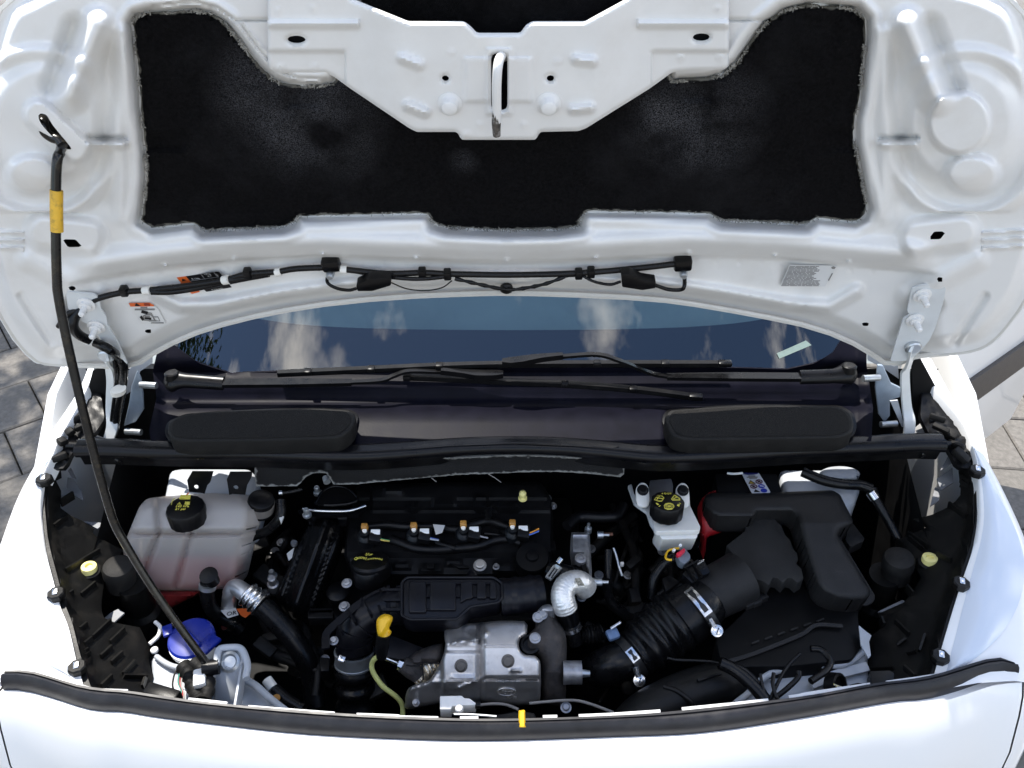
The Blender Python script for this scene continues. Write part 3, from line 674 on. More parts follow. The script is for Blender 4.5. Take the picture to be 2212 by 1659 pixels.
nz = N(t, 'ShaderNodeTexNoise'); nz.inputs['Scale'].default_value = 700; nz.inputs['Detail'].default_value = 4; t.links.new(geo.outputs['Position'], nz.inputs['Vector'])
nz2 = N(t, 'ShaderNodeTexNoise'); nz2.inputs['Scale'].default_value = 14; nz2.inputs['Detail'].default_value = 4; t.links.new(geo.outputs['Position'], nz2.inputs['Vector'])
r_ = N(t, 'ShaderNodeValToRGB'); r_.color_ramp.elements[0].position = .38; r_.color_ramp.elements[1].position = .70; t.links.new(nz.outputs[0], r_.inputs[0])
r2_ = N(t, 'ShaderNodeValToRGB'); r2_.color_ramp.elements[0].position = .35; r2_.color_ramp.elements[1].position = .65; t.links.new(nz2.outputs[0], r2_.inputs[0])
m1 = N(t, 'ShaderNodeMath', operation='MULTIPLY'); t.links.new(acc, m1.inputs[0]); t.links.new(r_.outputs[0], m1.inputs[1])
m2 = N(t, 'ShaderNodeMath', operation='MULTIPLY'); t.links.new(m1.outputs[0], m2.inputs[0]); t.links.new(r2_.outputs[0], m2.inputs[1])
mc = N(t, 'ShaderNodeMixRGB'); mc.inputs[2].default_value = (.13, .13, .14, 1); t.links.new(m2.outputs[0], mc.inputs[0]); t.links.new(src, mc.inputs[1]); t.links.new(mc.outputs[0], b_.inputs['Base Color'])
# latch bracket
BR = [(578, -40), (578, 140), (584, 150), (605, 158), (703, 157), (722, 166), (752, 188), (884, 277), (900, 285), (987, 285), (997, 302), (1157, 302), (1167, 285), (1250, 283), (1266, 277), (1404, 191), (1452, 156), (1565, 150), (1575, 142), (1575, -40), (1400, -40), (1352, 0), (1264, 48), (1150, 48), (1136, 56), (1124, 73), (1030, 73), (1016, 58), (1002, 48), (882, 48), (758, -2), (720, -40)]
def brh(X, Y, D):
    a = np.abs(X - 1077)
    f = .034 + .018 * ss((330 - a) / 130) + .004 * ss(D / 6) - .004
    f += plat(np.maximum(np.abs(X - 1076) - 62, np.abs(Y - 172) - 38), 6, 8, .004) + plat(np.maximum(np.abs(X - 1078) - 16, np.abs(Y - 176) - 62), 6, 8, .004)
    for x0, y0, x1, y1 in ((868, 125, 905, 140), (880, 228, 918, 243), (1245, 128, 1280, 133), (1238, 236, 1275, 233)): f += bump(sdist(X, Y, (x0, y0), (x1, y1)), 16, .011)
    for x0, y0 in ((600, 25), (675, 20), (608, 145), (680, 145), (1550, 20), (1555, 125), (1470, 125), (1037, 270), (1132, 270), (1008, 290), (975, 113), (1205, 133)): f += bump(np.abs(np.hypot(X - x0, Y - y0) - 5), 4, .0018)
    f += bump(np.abs(Y - (52 + 0 * X)), 14, .007) * (a > 300) - .006 * ss((Y - 108) / 6) * (a > 330)
    return f
ho = [rnd(rect(1061, 115, 1096, 240), 14), ell(962, 170, 8, 7, 14), ell(1189, 170, 8.5, 7.5, 14), ell(640, 86, 20, 9, 18), ell(1515, 81, 19, 9, 18)]
lb = sheet('latch_bracket', rnd(BR, 5), BSurf(0.0), UNDER, bon, holes=ho, step=5, h=brh, thick=.0022)
for x, y in ((640, 86), (1515, 81)): sheet('slot_shade', ell(x, y, 28, 14, 18), BSurf(.022), DEEP, lb, step=0, thick=.001)  # black backing added so the bracket slots look shaded inside
for x, y in ((972, 222), (1185, 222)):
    lathe('buffer', B3(x, y, .050), BN, [(.0145, -.002), (.0145, .003), (.012, .004), (.010, .006), (.0085, .013), (.006, .0145)], UNDER, lb, segs=28)
st = tube('striker', [B3(1090, 122, .035), B3(1082, 122, .058), B3(1076, 140, .078), B3(1073, 180, .082), B3(1073, 235, .080), B3(1073, 262, .078)], .0052, UNDER, lb, sides=12, flat=1.0)
st['label'] = 'white wire striker loop with a worn black tip'
tube('worn_tip', [B3(1073, 234, .080), B3(1072, 265, .078), B3(1073, 292, .076)], [.0050, .0054, .0046], mat('scraped_steel', (.10, .09, .08), .5, metal=.4, var=.6, scale=130, dirt=(.7, .7, .68), dirt_amt=.9, dscale=160), st, sides=12)
# stickers
def quadmat(tl, tr, bl, n):                 # maps a unit square of text to a slanted place on the bonnet
    a, b_, c_ = B3(*tl, n), B3(*tr, n), B3(*bl, n); M = Matrix.Identity(4); ux, uy = b_ - a, a - c_; uz = Vector(BN) * .01
    for i in range(3): M[i][0] = ux[i]; M[i][1] = uy[i]; M[i][2] = uz[i]; M[i][3] = c_[i]
    return M
BHT = lambda x, y: float(bonh(np.array([float(x)]), np.array([float(y)]), np.array([99.]))[0])
def flat(name, poly, n, m_, parent, th=.0004):
    class FS:
        def __call__(s, X, Y): return BSurf(n)(X, Y)
    return sheet(name, poly, FS(), m_, parent, step=0, thick=th)
def d2(x, y): return ((640 + x / 9.217) / 1.736, (980 + y / 9.217) / 1.736)
def d3(x, y): return ((440 + x / 9.217) / 1.736, (1100 + y / 9.217) / 1.736)
def d4(x, y): return ((2880 + x / 6.9125) / 1.736, (960 + y / 6.9125) / 1.736)
na = BHT(440, 612) + .004
s1 = flat('black_sticker', [d2(*p_) for p_ in ((520, 520), (1600, 355), (1680, 370), (1800, 530), (2110, 900), (1240, 1055), (1150, 980), (700, 700))], na, INK, bon); s1['label'] = 'black refrigerant sticker with white print and an orange corner'
flat('orange_patch', [d2(*p_) for p_ in ((210, 565), (520, 520), (700, 720), (1010, 1060), (730, 1130), (380, 790))], na + .0003, ORNG, s1)
flat('warning_triangle', [d2(*p_) for p_ in ((395, 610), (540, 655), (395, 690))], na + .0012, INK, s1)
for s_, tl, tr, bl, sz in (('R-134a', (690, 570), (1090, 545), (760, 660), .9), ('0.570 kg', (1120, 420), (1450, 400), (1180, 480), .95), ('20 oz', (1250, 490), (1450, 465), (1290, 545), .9), ('R-134a PAG', (1390, 960), (1900, 890), (1450, 1020), .7), ('SAE', (1600, 420), (1700, 560), (1560, 450), .7)):
    M_ = quadmat(d2(*tl), d2(*tr), d2(*bl), na + .0012)
    text('print', s_, None, (1, 0, 0), (0, 0, 1), .9, PAPER, s1, depth=0, align='LEFT', quad=M_ @ Matrix.Diagonal((1 / max(1, len(s_)) * 1.7, 1, 1, 1)) @ Matrix.Translation((0, .5, 0)))
for a_, b_ in (((1040, 440), (1200, 640)), ((1490, 380), (1640, 575)), ((700, 680), (1640, 545))): flat('print_line', band([d2(*a_), d2(*b_)], 1.3), na + .0012, GREYINK, s1)
nb = BHT(315, 680) + .002
s2 = flat('white_sticker', [d3(*p_) for p_ in ((390, 345), (1110, 335), (1400, 530), (1680, 1040), (840, 1060), (560, 640))], nb, PAPER, bon); s2['label'] = 'white cooling system warning sticker with an orange top band'
flat('orange_band', [d3(*p_) for p_ in ((390, 340), (1100, 330), (1270, 415), (1260, 450), (450, 460))], nb + .0006, ORNG, s2)
flat('warning_triangle', [d3(*p_) for p_ in ((640, 345), (800, 440), (600, 440))], nb + .0012, INK, s2)
flat('engine_symbol', rnd([d3(*p_) for p_ in ((910, 350), (1090, 350), (1150, 430), (940, 435))], 2), nb + .0012, mat('dark_red_print', (.25, .03, .01), .5), s2)
for pl_, wd_ in ((((600, 565), (1290, 562)), 3), (((800, 500), (1030, 500)), 2.6), (((1160, 1028), (1600, 1028)), 2), (((830, 630), (1050, 690)), 6), (((1050, 690), (1160, 690), (1290, 930)), 2.4), (((880, 790), (1000, 740), (1150, 745), (1200, 800)), 1.6), (((1090, 950), (1340, 950)), 3.2), (((940, 805), (1120, 805)), 3), (((950, 870), (1170, 880)), 4), (((1230, 820), (1400, 820), (1470, 960), (1330, 960)), 1.5), (((800, 800), (900, 930)), 5), (((900, 930), (1100, 950)), 1.4), (((900, 790), (930, 920)), 1.4)):
    flat('printed_line', band([d3(*p_) for p_ in pl_], wd_), nb + .0012, INK if wd_ > 3.5 else GREYINK, s2)
nc = BHT(1745, 595) + .004
s3 = flat('text_sticker', [d4(*p_) for p_ in ((560, 235), (1790, 250), (1480, 790), (320, 770))], nc, mat('clear_film', (.66, .66, .65), .4, var=.03), bon); s3['label'] = 'pale sticker filled with fine grey print'
prs = random.Random(11)
for k in range(17):
    f_ = k / 16; y_ = 262 + f_ * 500; xa = 560 - f_ * 215; xb = (1340 if k < 5 else 1240 if k < 12 else 1400) - f_ * 40 + prs.uniform(-60, 40)
    x_ = xa
    while x_ < xb - 30:
        w_ = prs.uniform(50, 220); flat('print_word', rect(*d4(x_, y_), *d4(min(x_ + w_, xb), y_ + 17)), nc + .0006, GREYINK, s3, th=.0002); x_ += w_ + 16
flat('recycling_mark', [d4(*p_) for p_ in ((1640, 300), (1690, 270), (1760, 290), (1720, 340), (1660, 335))], nc + .0006, GREYINK, s3)
flat('print_line', band([d4(1670, 450), d4(1570, 640)], 2), nc + .0006, GREYINK, s3)
# ================================================================== engine bay tub (parts of the van)
tub = [(-.70, .72), (-.66, .69), (0, .66), (.66, .69), (.70, .72)]
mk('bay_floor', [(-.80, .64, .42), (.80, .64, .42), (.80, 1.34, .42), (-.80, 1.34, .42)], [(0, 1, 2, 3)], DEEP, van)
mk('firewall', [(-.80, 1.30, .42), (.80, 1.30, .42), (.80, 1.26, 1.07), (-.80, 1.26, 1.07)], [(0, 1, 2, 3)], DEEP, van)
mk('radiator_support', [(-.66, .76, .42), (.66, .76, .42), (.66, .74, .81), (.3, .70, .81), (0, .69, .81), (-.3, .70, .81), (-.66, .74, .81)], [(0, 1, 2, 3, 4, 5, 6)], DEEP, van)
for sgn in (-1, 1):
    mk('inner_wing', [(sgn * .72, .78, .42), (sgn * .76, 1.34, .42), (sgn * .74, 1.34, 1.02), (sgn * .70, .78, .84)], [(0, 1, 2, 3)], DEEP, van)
# strut towers, pale primer, under the cowl at both sides
def tower(c, poly, z, d, hp=()):
    o = prism('strut_tower', poly, z, d, BAYW, van, bev=.012, seg=3)
    return o
tower('l', [(365, 1012), (395, 1008), (540, 1008), (560, 1030), (540, 1095), (470, 1105), (380, 1110), (350, 1085)], .905, .10)
tower('r', q('J', (1720, 150), (2460, 150), (2580, 330), (2500, 520), (2400, 545), (2300, 540), (1770, 420)), .895, .10)
sheet('strut_cup', ell(*q('K', (300, 215)), 44, 17, 28), ZS(.912), BAYW, van, step=8, h=lambda X, Y, D: .010 * dome(D, 12), thick=.006)

# ================================================================== cowl
czs = ZS([(725, 1.165), (780, 1.132), (806, 1.104), (885, 1.076), (965, 1.056), (1000, 1.05)])
SEALC = [(165, 968), (230, 968), (350, 972), (560, 975), (700, 980), (800, 979), (900, 972), (1000, 964), (1104, 961), (1200, 963), (1300, 971), (1400, 981), (1475, 982), (1600, 976), (1741, 967), (1900, 960), (1985, 956), (2040, 957)]
COUT = [(330, 972), (322, 930), (338, 860), (330, 800), (343, 745), (355, 733), (372, 742), (430, 785), (497, 806), (700, 799), (900, 793), (1106, 790), (1400, 792), (1600, 795), (1700, 798), (1760, 785), (1800, 760), (1828, 716), (1850, 722), (1872, 740), (1872, 790), (1886, 880), (1882, 960)] + SEALC[::-1][2:-2]
def cowh(X, Y, D):
    f = -bump(np.abs(Y - (885 + 6 * np.cos((X - 1100) / 700.0))), 4, .006) + .006 * ss((Y - 888) / 8) * (np.abs(X - 1100) < 345)
    f += -.012 * ss((Y - 838) / 20) * ss((882 - Y) / 10)
    f += .010 * ss((350 - X) / 30 + .3) * (Y < 960) + .010 * ss((X - 1845) / 30) * (Y < 960)
    return f
COWL = mat('cowl_plastic', (.008, .008, .016), .42, var=.25, scale=30, bmp=.05, bscale=300, spec=.10, rvar=.05)
cow = sheet('cowl_panel', COUT, czs, COWL, van, step=11, h=cowh, thick=.003); cow['label'] = 'black plastic cowl panel below the windscreen'
def cover(pl, wall, lbl):
    top = rnd(pl, 16, 5)
    o = prism('intake_cover', top, tilt(*np.mean(np.array(pl), 0), 1.104, R(9)), .034, BLKM, cow, bev=.0045, seg=3, dirn=(0, 0, -1)); o['label'] = lbl
    c2_ = np.mean(np.array(top), 0); ins_ = [tuple(c2_ + (np.array(p_) - c2_) * np.array((.955, .86))) for p_ in top]
    prism('foam_panel', ins_, tilt(*np.mean(np.array(pl), 0), 1.1058, R(9)), .003, mat('foam_filter', (.030, .029, .028), .95, var=.35, scale=500, bmp=1.0, bscale=900, spec=.2), cow, bev=.001, dirn=(0, 0, -1))
    lip = [tuple(np.mean(np.array(top), 0) + (np.array(p_) - np.mean(np.array(top), 0)) * np.array((1.03, 1.10)) + np.array((0, 3))) for p_ in top]
    prism('cover_flange', lip, tilt(*np.mean(np.array(pl), 0), 1.080, R(6)), .006, BLK, cow, bev=.002, dirn=(0, 0, -1))
    return o
cover([(360, 928), (366, 908), (402, 892), (480, 886), (580, 882), (690, 880), (755, 884), (770, 896), (762, 922), (735, 944), (560, 950), (400, 951), (370, 946)], 22, 'left black intake cover below the wiper pivot')
cover([(1434, 902), (1445, 884), (1560, 875), (1640, 873), (1812, 875), (1838, 890), (1846, 912), (1842, 932), (1815, 943), (1600, 947), (1480, 948), (1450, 938)], 22, 'right black intake cover near the open door')
for s_ in (q('E', (350, 1345), (400, 1330), (420, 1350), (380, 1362)), q('E', (1780, 1320), (1830, 1335), (1840, 1350), (1790, 1350))): prism('trim_clip', s_, 1.066, .006, BLKG, cow, bev=.001)
sheet('trim_strip', q('E', (390, 1345), (700, 1300), (1000, 1283), (1300, 1288), (1600, 1310), (1800, 1338), (1790, 1352), (1500, 1335), (1100, 1320), (700, 1335), (420, 1358)), ZS(1.068), BLKG, cow, step=14, thick=.004)
# cowl seal: a double lipped rubber along the front edge, and the wall below it
sl = thing('cowl_seal', 'long black rubber seal along the front edge of the cowl', 'seal')
c_ = resamp(cat(SEALC, 4), 90); S0 = at_z(c_[:, 0], c_[:, 1], 1.060)
prof = [(-.004, .030), (.004, .020), (.009, .010), (.006, .003), (.0085, -.004), (.004, -.010), (-.002, -.013), (-.008, -.012), (-.012, -.010)]
rows = [S0 + np.array([0, b_, a_]) for a_, b_ in prof]
loft('seal', rows, mat('cowl_seal_rubber', (.006, .006, .008), .30, var=.2, spec=.4, dirt=(.03, .03, .03), dirt_amt=.2), sl, 70)
rows = [S0 + np.array([0, b_, a_]) for a_, b_ in ((-.006, -.004), (-.018, -.002), (-.022, .001), (-.040, .004), (-.046, .03))]
loft('wall', rows, BLK, sl, 50)
# heat insulation sheet hanging under the cowl
ins = thing('firewall_insulation', 'black insulation mat hanging under the cowl with a frayed pale edge', 'insulation')
edgeI = q('H', (430, 240), (440, 345), (700, 338), (860, 340), (905, 310), (960, 245), (1040, 205), (1160, 200), (1210, 260), (1245, 320), (1480, 320)) + q('I', (0, 250), (350, 222), (640, 212), (900, 200), (1160, 190), (1500, 195), (1800, 225), (2010, 245), (2045, 225), (2050, 130))
rr_ = random.Random(4); edgeJ = [(x + rr_.uniform(-.8, .8), y + rr_.uniform(-.8, .8)) for x, y in resamp(edgeI, 150)]
sheet('mat', edgeJ + [(1349, 996), (1200, 985), (1104, 983), (900, 992), (700, 1000), (550, 1000)], lambda X, Y: (at_y(X, Y, 1.045 + .0 * X), np.broadcast_to(np.array([0, -1., .0]), (len(X), 3))), mat('insulation_mat', (.012, .012, .013), .8, var=.3, bmp=.4, bscale=400, edge=(.20, .20, .19)), ins, step=14, h=lambda X, Y, D: .004 * np.sin(Y / 7.0) * ss(D / 6), thick=.004)
for a_ in (((640, 215), (700, 250), (770, 300)), ((50, 255), (100, 295))): tube('loose_fibre', [PY(*q('I', p_), 1.035) for p_ in a_], .0007, GREYINK, ins, sides=5, n=3)
tb = tube('fixing_stud', [PY(*q('H', (1165, 250)), 1.03), PY(*q('H', (1180, 300)), 1.02)], .006, ZINC, ins, sides=12)

# ================================================================== wipers
def zc(y): return float(np.interp(y, [725, 780, 806, 885, 965], [1.165, 1.132, 1.104, 1.076, 1.056]))
def wp(x, y, d): return P(x, y, zc(y) + d)
WIPM = mat('wiper_black', (.006, .006, .007), .30, var=.2, spec=.4)
def wiper(lbl, piv, arm, thin, holder, blade, caps, clips):
    w_ = thing('wiper', lbl, 'wiper', 'windscreen wipers')
    a0, a1 = wp(*piv, .018), wp(*arm[0], .018)
    sgn = 1 if arm[0][0] > piv[0] else -1
    tube('arm_head', [wp(piv[0] - sgn * 12, piv[1], .014), wp(*piv, .020), wp(*arm[0], .022), wp(*arm[1], .020)], [.012, .021, .013, .0125], WIPM, w_, sides=14, flat=.62, n=6)
    lathe('pivot_cap', wp(piv[0], piv[1] - 3, .022), (0, .1, 1), [(.0125, 0), (.0125, .012), (.010, .014)], BLK, w_, segs=24)
    strip('arm', [wp(*p_, .022) for p_ in arm[1:]], [.0175, .0175, .012], .007, (0, -.05, 1), WIPM, w_)
    strip('arm_rod', [wp(*p_, .024) for p_ in thin], .008, .005, (0, -.05, 1), WIPM, w_)
    strip('blade_holder', [wp(*p_, .026) for p_ in holder], [.008, .012, .017, .017, .010], .010, (0, -.05, 1), WIPM, w_)
    bl = strip('blade', [wp(*p_, .016) for p_ in blade], .010, .007, (0, -.05, 1), BLK, w_, n=8)
    strip('rubber_lip', [wp(p_[0], p_[1] + 5, .009) for p_ in blade], .006, .004, (0, -.05, 1), RUB, bl, n=8)
    for p_ in caps: box('end_cap', wp(*p_, .017), (.024, .013, .010), WIPM, w_, rot=axes(Vector(wp(*blade[-1], 0)) - Vector(wp(*blade[-2], 0)), (0, -.05, 1)), bev=.003)
    for p_ in clips: box('clip', wp(*p_, .0175), (.013, .0125, .009), BLK, w_, rot=axes((1, 0, -.03), (0, -.05, 1)), bev=.0015)
wiper('wiper pivoting at the left, its blade lower and nearer the cowl', (374, 822), [(402, 822), (483, 828), (620, 827), (760, 826)], [(758, 826), (822, 822), (850, 812), (884, 802), (956, 803)], [(952, 802), (1000, 806), (1030, 809), (1065, 809), (1087, 809)], [(874, 813), (1000, 818), (1087, 823), (1220, 829), (1367, 840), (1505, 857)], [(1503, 857)], [(879, 815), (1220, 829), (1367, 840)])
wiper('wiper pivoting at the right, its blade higher against the glass', (1832, 806), [(1800, 812), (1728, 815), (1580, 814), (1440, 814)], [(1442, 813), (1405, 806), (1340, 780), (1290, 766), (1214, 770)], [(1216, 769), (1170, 773), (1130, 779), (1105, 782), (1085, 783)], [(600, 806), (800, 797), (950, 790), (1100, 786), (1290, 785), (1437, 785), (1570, 785)], [(1566, 785)], [(665, 803), (802, 797), (949, 790), (1290, 785), (1437, 785)])

# ================================================================== front seal and the slam panel behind it
fs = thing('front_seal', 'long black rubber seal along the top of the white front panel', 'seal')
zo = zend(lo[:, 0])
Lo = at_z(lo[:, 0], lo[:, 1], zo); Up = at_z(up_[:, 0], up_[:, 1], zo + .012)
mid_ = lambda f, dz: Lo * (1 - f) + Up * f + np.array([0, 0, dz])
rows = [mid_(0, -.006), mid_(0, 0), mid_(.06, .010), mid_(.22, .0165), mid_(.45, .019), mid_(.62, .016), mid_(.67, .010), mid_(.72, .0155), mid_(.88, .014), mid_(.98, .006), mid_(1.0, -.004), mid_(1.0, -.02)]
loft('seal', rows, SEALR, fs, 60)
for k, side in ((0, 1), (-1, -1)):
    mk('seal_end', [r_[k] for r_ in rows], [tuple(range(len(rows)))[::side]], SEALR, fs, smooth=0)
# white flange strips above the seal, with gaps between them
fl = [q('L', (820, 826), (1000, 868), (1320, 882)), q('L', (1950, 968), (2212, 995)) + [q('M', (140, 1288))], q('M', (360, 1322), (800, 1358), (1255, 1392)), q('M', (1485, 1404), (1900, 1420)) + q('N', (0, 1430), (395, 1440)), q('N', (622, 1440), (812, 1440)), q('N', (1482, 1428), (1630, 1424)), q('N', (1855, 1418), (2212, 1402)) + [q('O', (765, 1368))], q('O', (990, 1346), (1400, 1305), (1885, 1252)), q('O', (2100, 1222), (2212, 1205)) + q('Q', (0, 905), (620, 812)), q('Q', (790, 792), (1080, 752), (1300, 718))]
for f_ in fl:
    c3 = [tuple(p_) for p_ in f_]
    strip('flange', [P(x, y - 1, .889) for x, y in c3], .0085, .003, (0, -.35, 1), WHITE, fs, n=5)

# ================================================================== prop rod
pr = thing('prop_rod', 'thin black prop rod with a yellow sleeve holding up the bonnet', 'prop rod')
ppx = [(96, 256), (93, 278), (105, 296), (122, 300), (134, 311), (131, 328), (124, 345), (121, 400), (121, 520), (123, 600), (127, 645), (150, 760), (190, 930), (225, 1060), (246, 1128), (268, 1170), (310, 1240), (360, 1315), (440, 1425), (452, 1440)]
top = np.array(B3(124, 345, BHT(60, 290) + .020)); dz0 = (top - CAMP) @ np.array([0, COSP, -SINP]); dz1 = (np.array(P(452, 1440, .86)) - CAMP) @ np.array([0, COSP, -SINP])
def rodp(x, y):
    t_ = np.clip((y - 345) / (1440 - 345), 0, 1); iz = (1 - t_) / dz0 + t_ / dz1; return Vector(CAMP + rays(x, y) / iz)
hl_ = BHT(60, 290) + .0
hook = [B3(97, 252, hl_ - .02), B3(93, 262, hl_ + .004), B3(97, 284, hl_ + .012), B3(112, 297, hl_ + .014), B3(126, 302, hl_ + .016), B3(134, 312, hl_ + .020)]
tube('rod', [Vector(hook[-1])] + [rodp(x, y) for x, y in ppx[5:]], .0058, ROD, pr, sides=12, n=4)
tube('hook', hook, [.0058, .0062, .0062, .006, .0058, .0058], ROD, pr, sides=12, n=5)
tube('sleeve', [rodp(122, 411), rodp(122, 455), rodp(123, 500)], .0074, YTAPE, pr, sides=14, n=3)
lathe('pivot_bush', rodp(456, 1442), (1, .2, 0), [(.012, -.012), (.012, .012)], BLK, pr, segs=18)

# ================================================================== hinges
def hinge(lbl, plate, h_n, arm, base, bolts, studs, rivet):
    hg = sheet('hinge', rnd(plate, 5), BSurf(h_n), mat('hinge_paint', (.62, .64, .64), .4, var=.05), bon, step=0, thick=.003); hg['label'] = lbl
    for x, y in bolts:
        b0 = B3(x, y, h_n); o = lathe('bolt', b0, BN, [(.013, 0), (.013, .002), (.0085, .0025), (.0085, .008), (.0048, .0085), (.0045, .022), (.003, .024)], UNDER, hg, segs=18)
    lathe('rivet', B3(*rivet, h_n), BN, [(.0125, 0), (.0125, .004), (.0105, .006)], ZINC, hg, segs=22)
    A_ = [Vector(a) for a in arm]
    strip('arm', A_, [.020, .024, .017, .017, .020, .018], .004, (0, -.75, .65), mat('hinge_arm_paint', (.68, .70, .69), .38, var=.05), hg)
    extr('base_plate', base, (0, .006, 0), mat('hinge_base_zinc', (.30, .36, .43), .45, var=.15, metal=.2), hg, bev=.002)
    for c_, r_ in studs: tube('stud', [Vector(c_), Vector(c_) + Vector((.03 if c_[0] < 0 else -.03, -.004, .001))], r_, ZINC, hg, sides=10, n=2)
    return hg
hn = .024
hinge('left bonnet hinge, black harness looping over it', q('D', (428, 345), (440, 335), (610, 352), (640, 378), (655, 450), (690, 500), (692, 545), (760, 660), (828, 810), (760, 740), (690, 700), (600, 560), (470, 500), (440, 440)), hn,
      [B3(*q('D', (690, 745)), .03), PY(*q('D', (705, 800)), 1.10), PY(*q('D', (720, 920)), 1.13), PY(*q('D', (718, 1080)), 1.14), PY(*q('D', (728, 1200)), 1.13), PY(*q('D', (705, 1290)), 1.12)],
      [PY(*p_, 1.17) for p_ in q('D', (888, 848), (912, 905), (925, 1000), (930, 1100), (880, 1180), (800, 1210), (835, 1060), (850, 950))],
      [q('D', (560, 415)), q('D', (625, 560))], [(PY(*q('D', (910, 938)), 1.16), .006), (PY(*q('D', (815, 1240)), 1.16), .006)], q('D', (690, 745)))
hinge('right bonnet hinge with two bolts and a bare zinc plate', q('F', (1485, 312), (1560, 292), (1672, 285), (1706, 312), (1690, 400), (1640, 560), (1600, 650), (1520, 740), (1440, 785), (1345, 785), (1430, 512), (1476, 485), (1455, 465)), hn,
      [B3(*q('F', (1490, 690)), .03), PY(*q('F', (1470, 790)), 1.10), PY(*q('F', (1440, 870)), 1.125), PY(*q('F', (1452, 1080)), 1.14), PY(*q('F', (1470, 1180)), 1.13), PY(*q('F', (1462, 1300)), 1.12)],
      [PY(*p_, 1.17) for p_ in q('F', (1265, 812), (1300, 815), (1352, 930), (1415, 960), (1410, 1020), (1345, 1040), (1345, 1140), (1310, 1185), (1270, 1130), (1250, 960))],
      [q('F', (1552, 355)), q('F', (1505, 515))], [(PY(*q('F', (1275, 892)), 1.16), .006), (PY(*q('F', (1385, 1190)), 1.16), .006)], q('F', (1490, 690)))
sheet('hinge_gusset', q('F', (1345, 1045), (1395, 1040), (1440, 1215), (1420, 1210)), lambda X, Y: (at_y(X, Y, 1.14 + 0 * X), np.broadcast_to(np.array([0, -1., 0]), (len(X), 3))), BAYW, van, step=0, thick=.003)
# flat dark sheets painting the pockets' shade, and pale body metal around the hinges
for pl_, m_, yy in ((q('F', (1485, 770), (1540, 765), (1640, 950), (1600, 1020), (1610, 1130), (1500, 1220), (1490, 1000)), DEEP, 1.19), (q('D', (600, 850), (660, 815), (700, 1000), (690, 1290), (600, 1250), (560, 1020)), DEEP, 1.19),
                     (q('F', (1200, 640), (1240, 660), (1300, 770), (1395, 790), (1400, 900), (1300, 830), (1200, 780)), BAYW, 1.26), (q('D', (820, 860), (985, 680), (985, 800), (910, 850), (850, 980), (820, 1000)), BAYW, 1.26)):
    extr('hinge_pillar_and_shade', [PY(*p_, yy) for p_ in pl_], (0, .004, 0), m_, van, bev=0)

for pl_, cl_ in (([(192, 848), (160, 903), (122, 945), (106, 985), (112, 1012), (140, 1012), (152, 985), (172, 955), (205, 935), (226, 905), (218, 850)], [(150, 930), (136, 958), (172, 925), (125, 985), (160, 905)]), ([(2008, 835), (2048, 885), (2080, 925), (2103, 985), (2096, 1012), (2068, 1010), (2056, 985), (2040, 958), (2006, 935), (1988, 900), (1992, 842)], [(2050, 935), (2070, 960), (2034, 925), (2082, 985), (2020, 905)])):
    ut = sheet('wing_trim', pl_, ZS(lambda X, Y: zf(Y) - .008), BLK, van, step=10, h=lambda X, Y, D: .004 * np.sin(X / 5.0) * np.sin(Y / 6.0) * ss(D / 6), thick=.01)
    for x_, y_ in cl_: box('trim_clip', P(x_ + random.uniform(-6, 6), y_ + random.uniform(-5, 5), float(zf(y_)) + random.uniform(-.006, .003)), (random.uniform(.014, .034), random.uniform(.008, .018), .012), BLKM, ut, rot=axes((1, (.8 if x_ < 1000 else -.8) + random.uniform(-.7, .7), 0), (random.uniform(-.4, .4), random.uniform(-.4, .2), 1)), bev=.003)
# ================================================================== washer hose and wiring along the bonnet
hs = thing('washer_hose', 'black washer hose with white tape bands clipped along the bonnet', 'hose')
def hb(p_, d=.010): return B3(p_[0], p_[1], BHT(*p_) + d)
hp = q('D', (1080, 0), (1, 1))[:0] + q('D', (520, 475), (470, 500), (500, 465), (580, 405), (680, 365), (830, 335), (960, 325), (1200, 298), (1460, 258), (1600, 222), (1800, 205), (1900, 188), (2050, 180), (2160, 180)) + q('E', (60, 195), (300, 218), (530, 212), (700, 220), (1100, 226), (1530, 215), (1900, 185), (2190, 152))
main = tube('hose', [hb(p_, .012) for p_ in hp[2:]], .0046, RUB, hs, sides=10, n=4)
tube('hose', [hb(p_, .011) for p_ in q('D', (980, 335), (1100, 335), (1250, 315), (1460, 270))], .0050, RUB, hs, sides=10, n=4)
tube('hose', [hb(p_, .011) for p_ in q('D', (1490, 262), (1600, 240), (1740, 215))], .0062, RUB, hs, sides=10, n=4)
tube('hose', [hb(p_, .010) for p_ in q('E', (30, 190), (200, 225), (420, 250), (560, 250), (690, 235))], .0032, RUB, hs, sides=8, n=4)
tube('hose', [hb(q('D', (560, 430)), .012), hb(q('D', (490, 490)), .016), hb(q('D', (475, 560)), .018), hb(q('D', (520, 620)), .018), hb(q('D', (610, 660)), .020), B3(*q('D', (700, 705)), .045), PY(*q('D', (770, 760)), 1.09), PY(*q('D', (800, 830)), 1.10), PY(*q('D', (790, 960)), 1.12), PY(*q('D', (765, 1100)), 1.13), PY(*q('D', (740, 1230)), 1.14), PY(*q('D', (690, 1340)), 1.14)], .0075, RUB, hs, sides=10, n=5)
tube('hose', [hb(q('D', (545, 440)), .012), hb(q('D', (440, 480)), .010), hb(q('D', (380, 560)), .004)], .0042, RUB, hs, sides=10, n=5)
tube('hose', [PY(*q('D', (740, 750)), 1.09), PY(*q('D', (755, 850)), 1.10), PY(*q('D', (752, 950)), 1.12), PY(*q('D', (735, 1100)), 1.13), PY(*q('D', (715, 1250)), 1.14)], .0042, RUB, hs, sides=8, n=5)
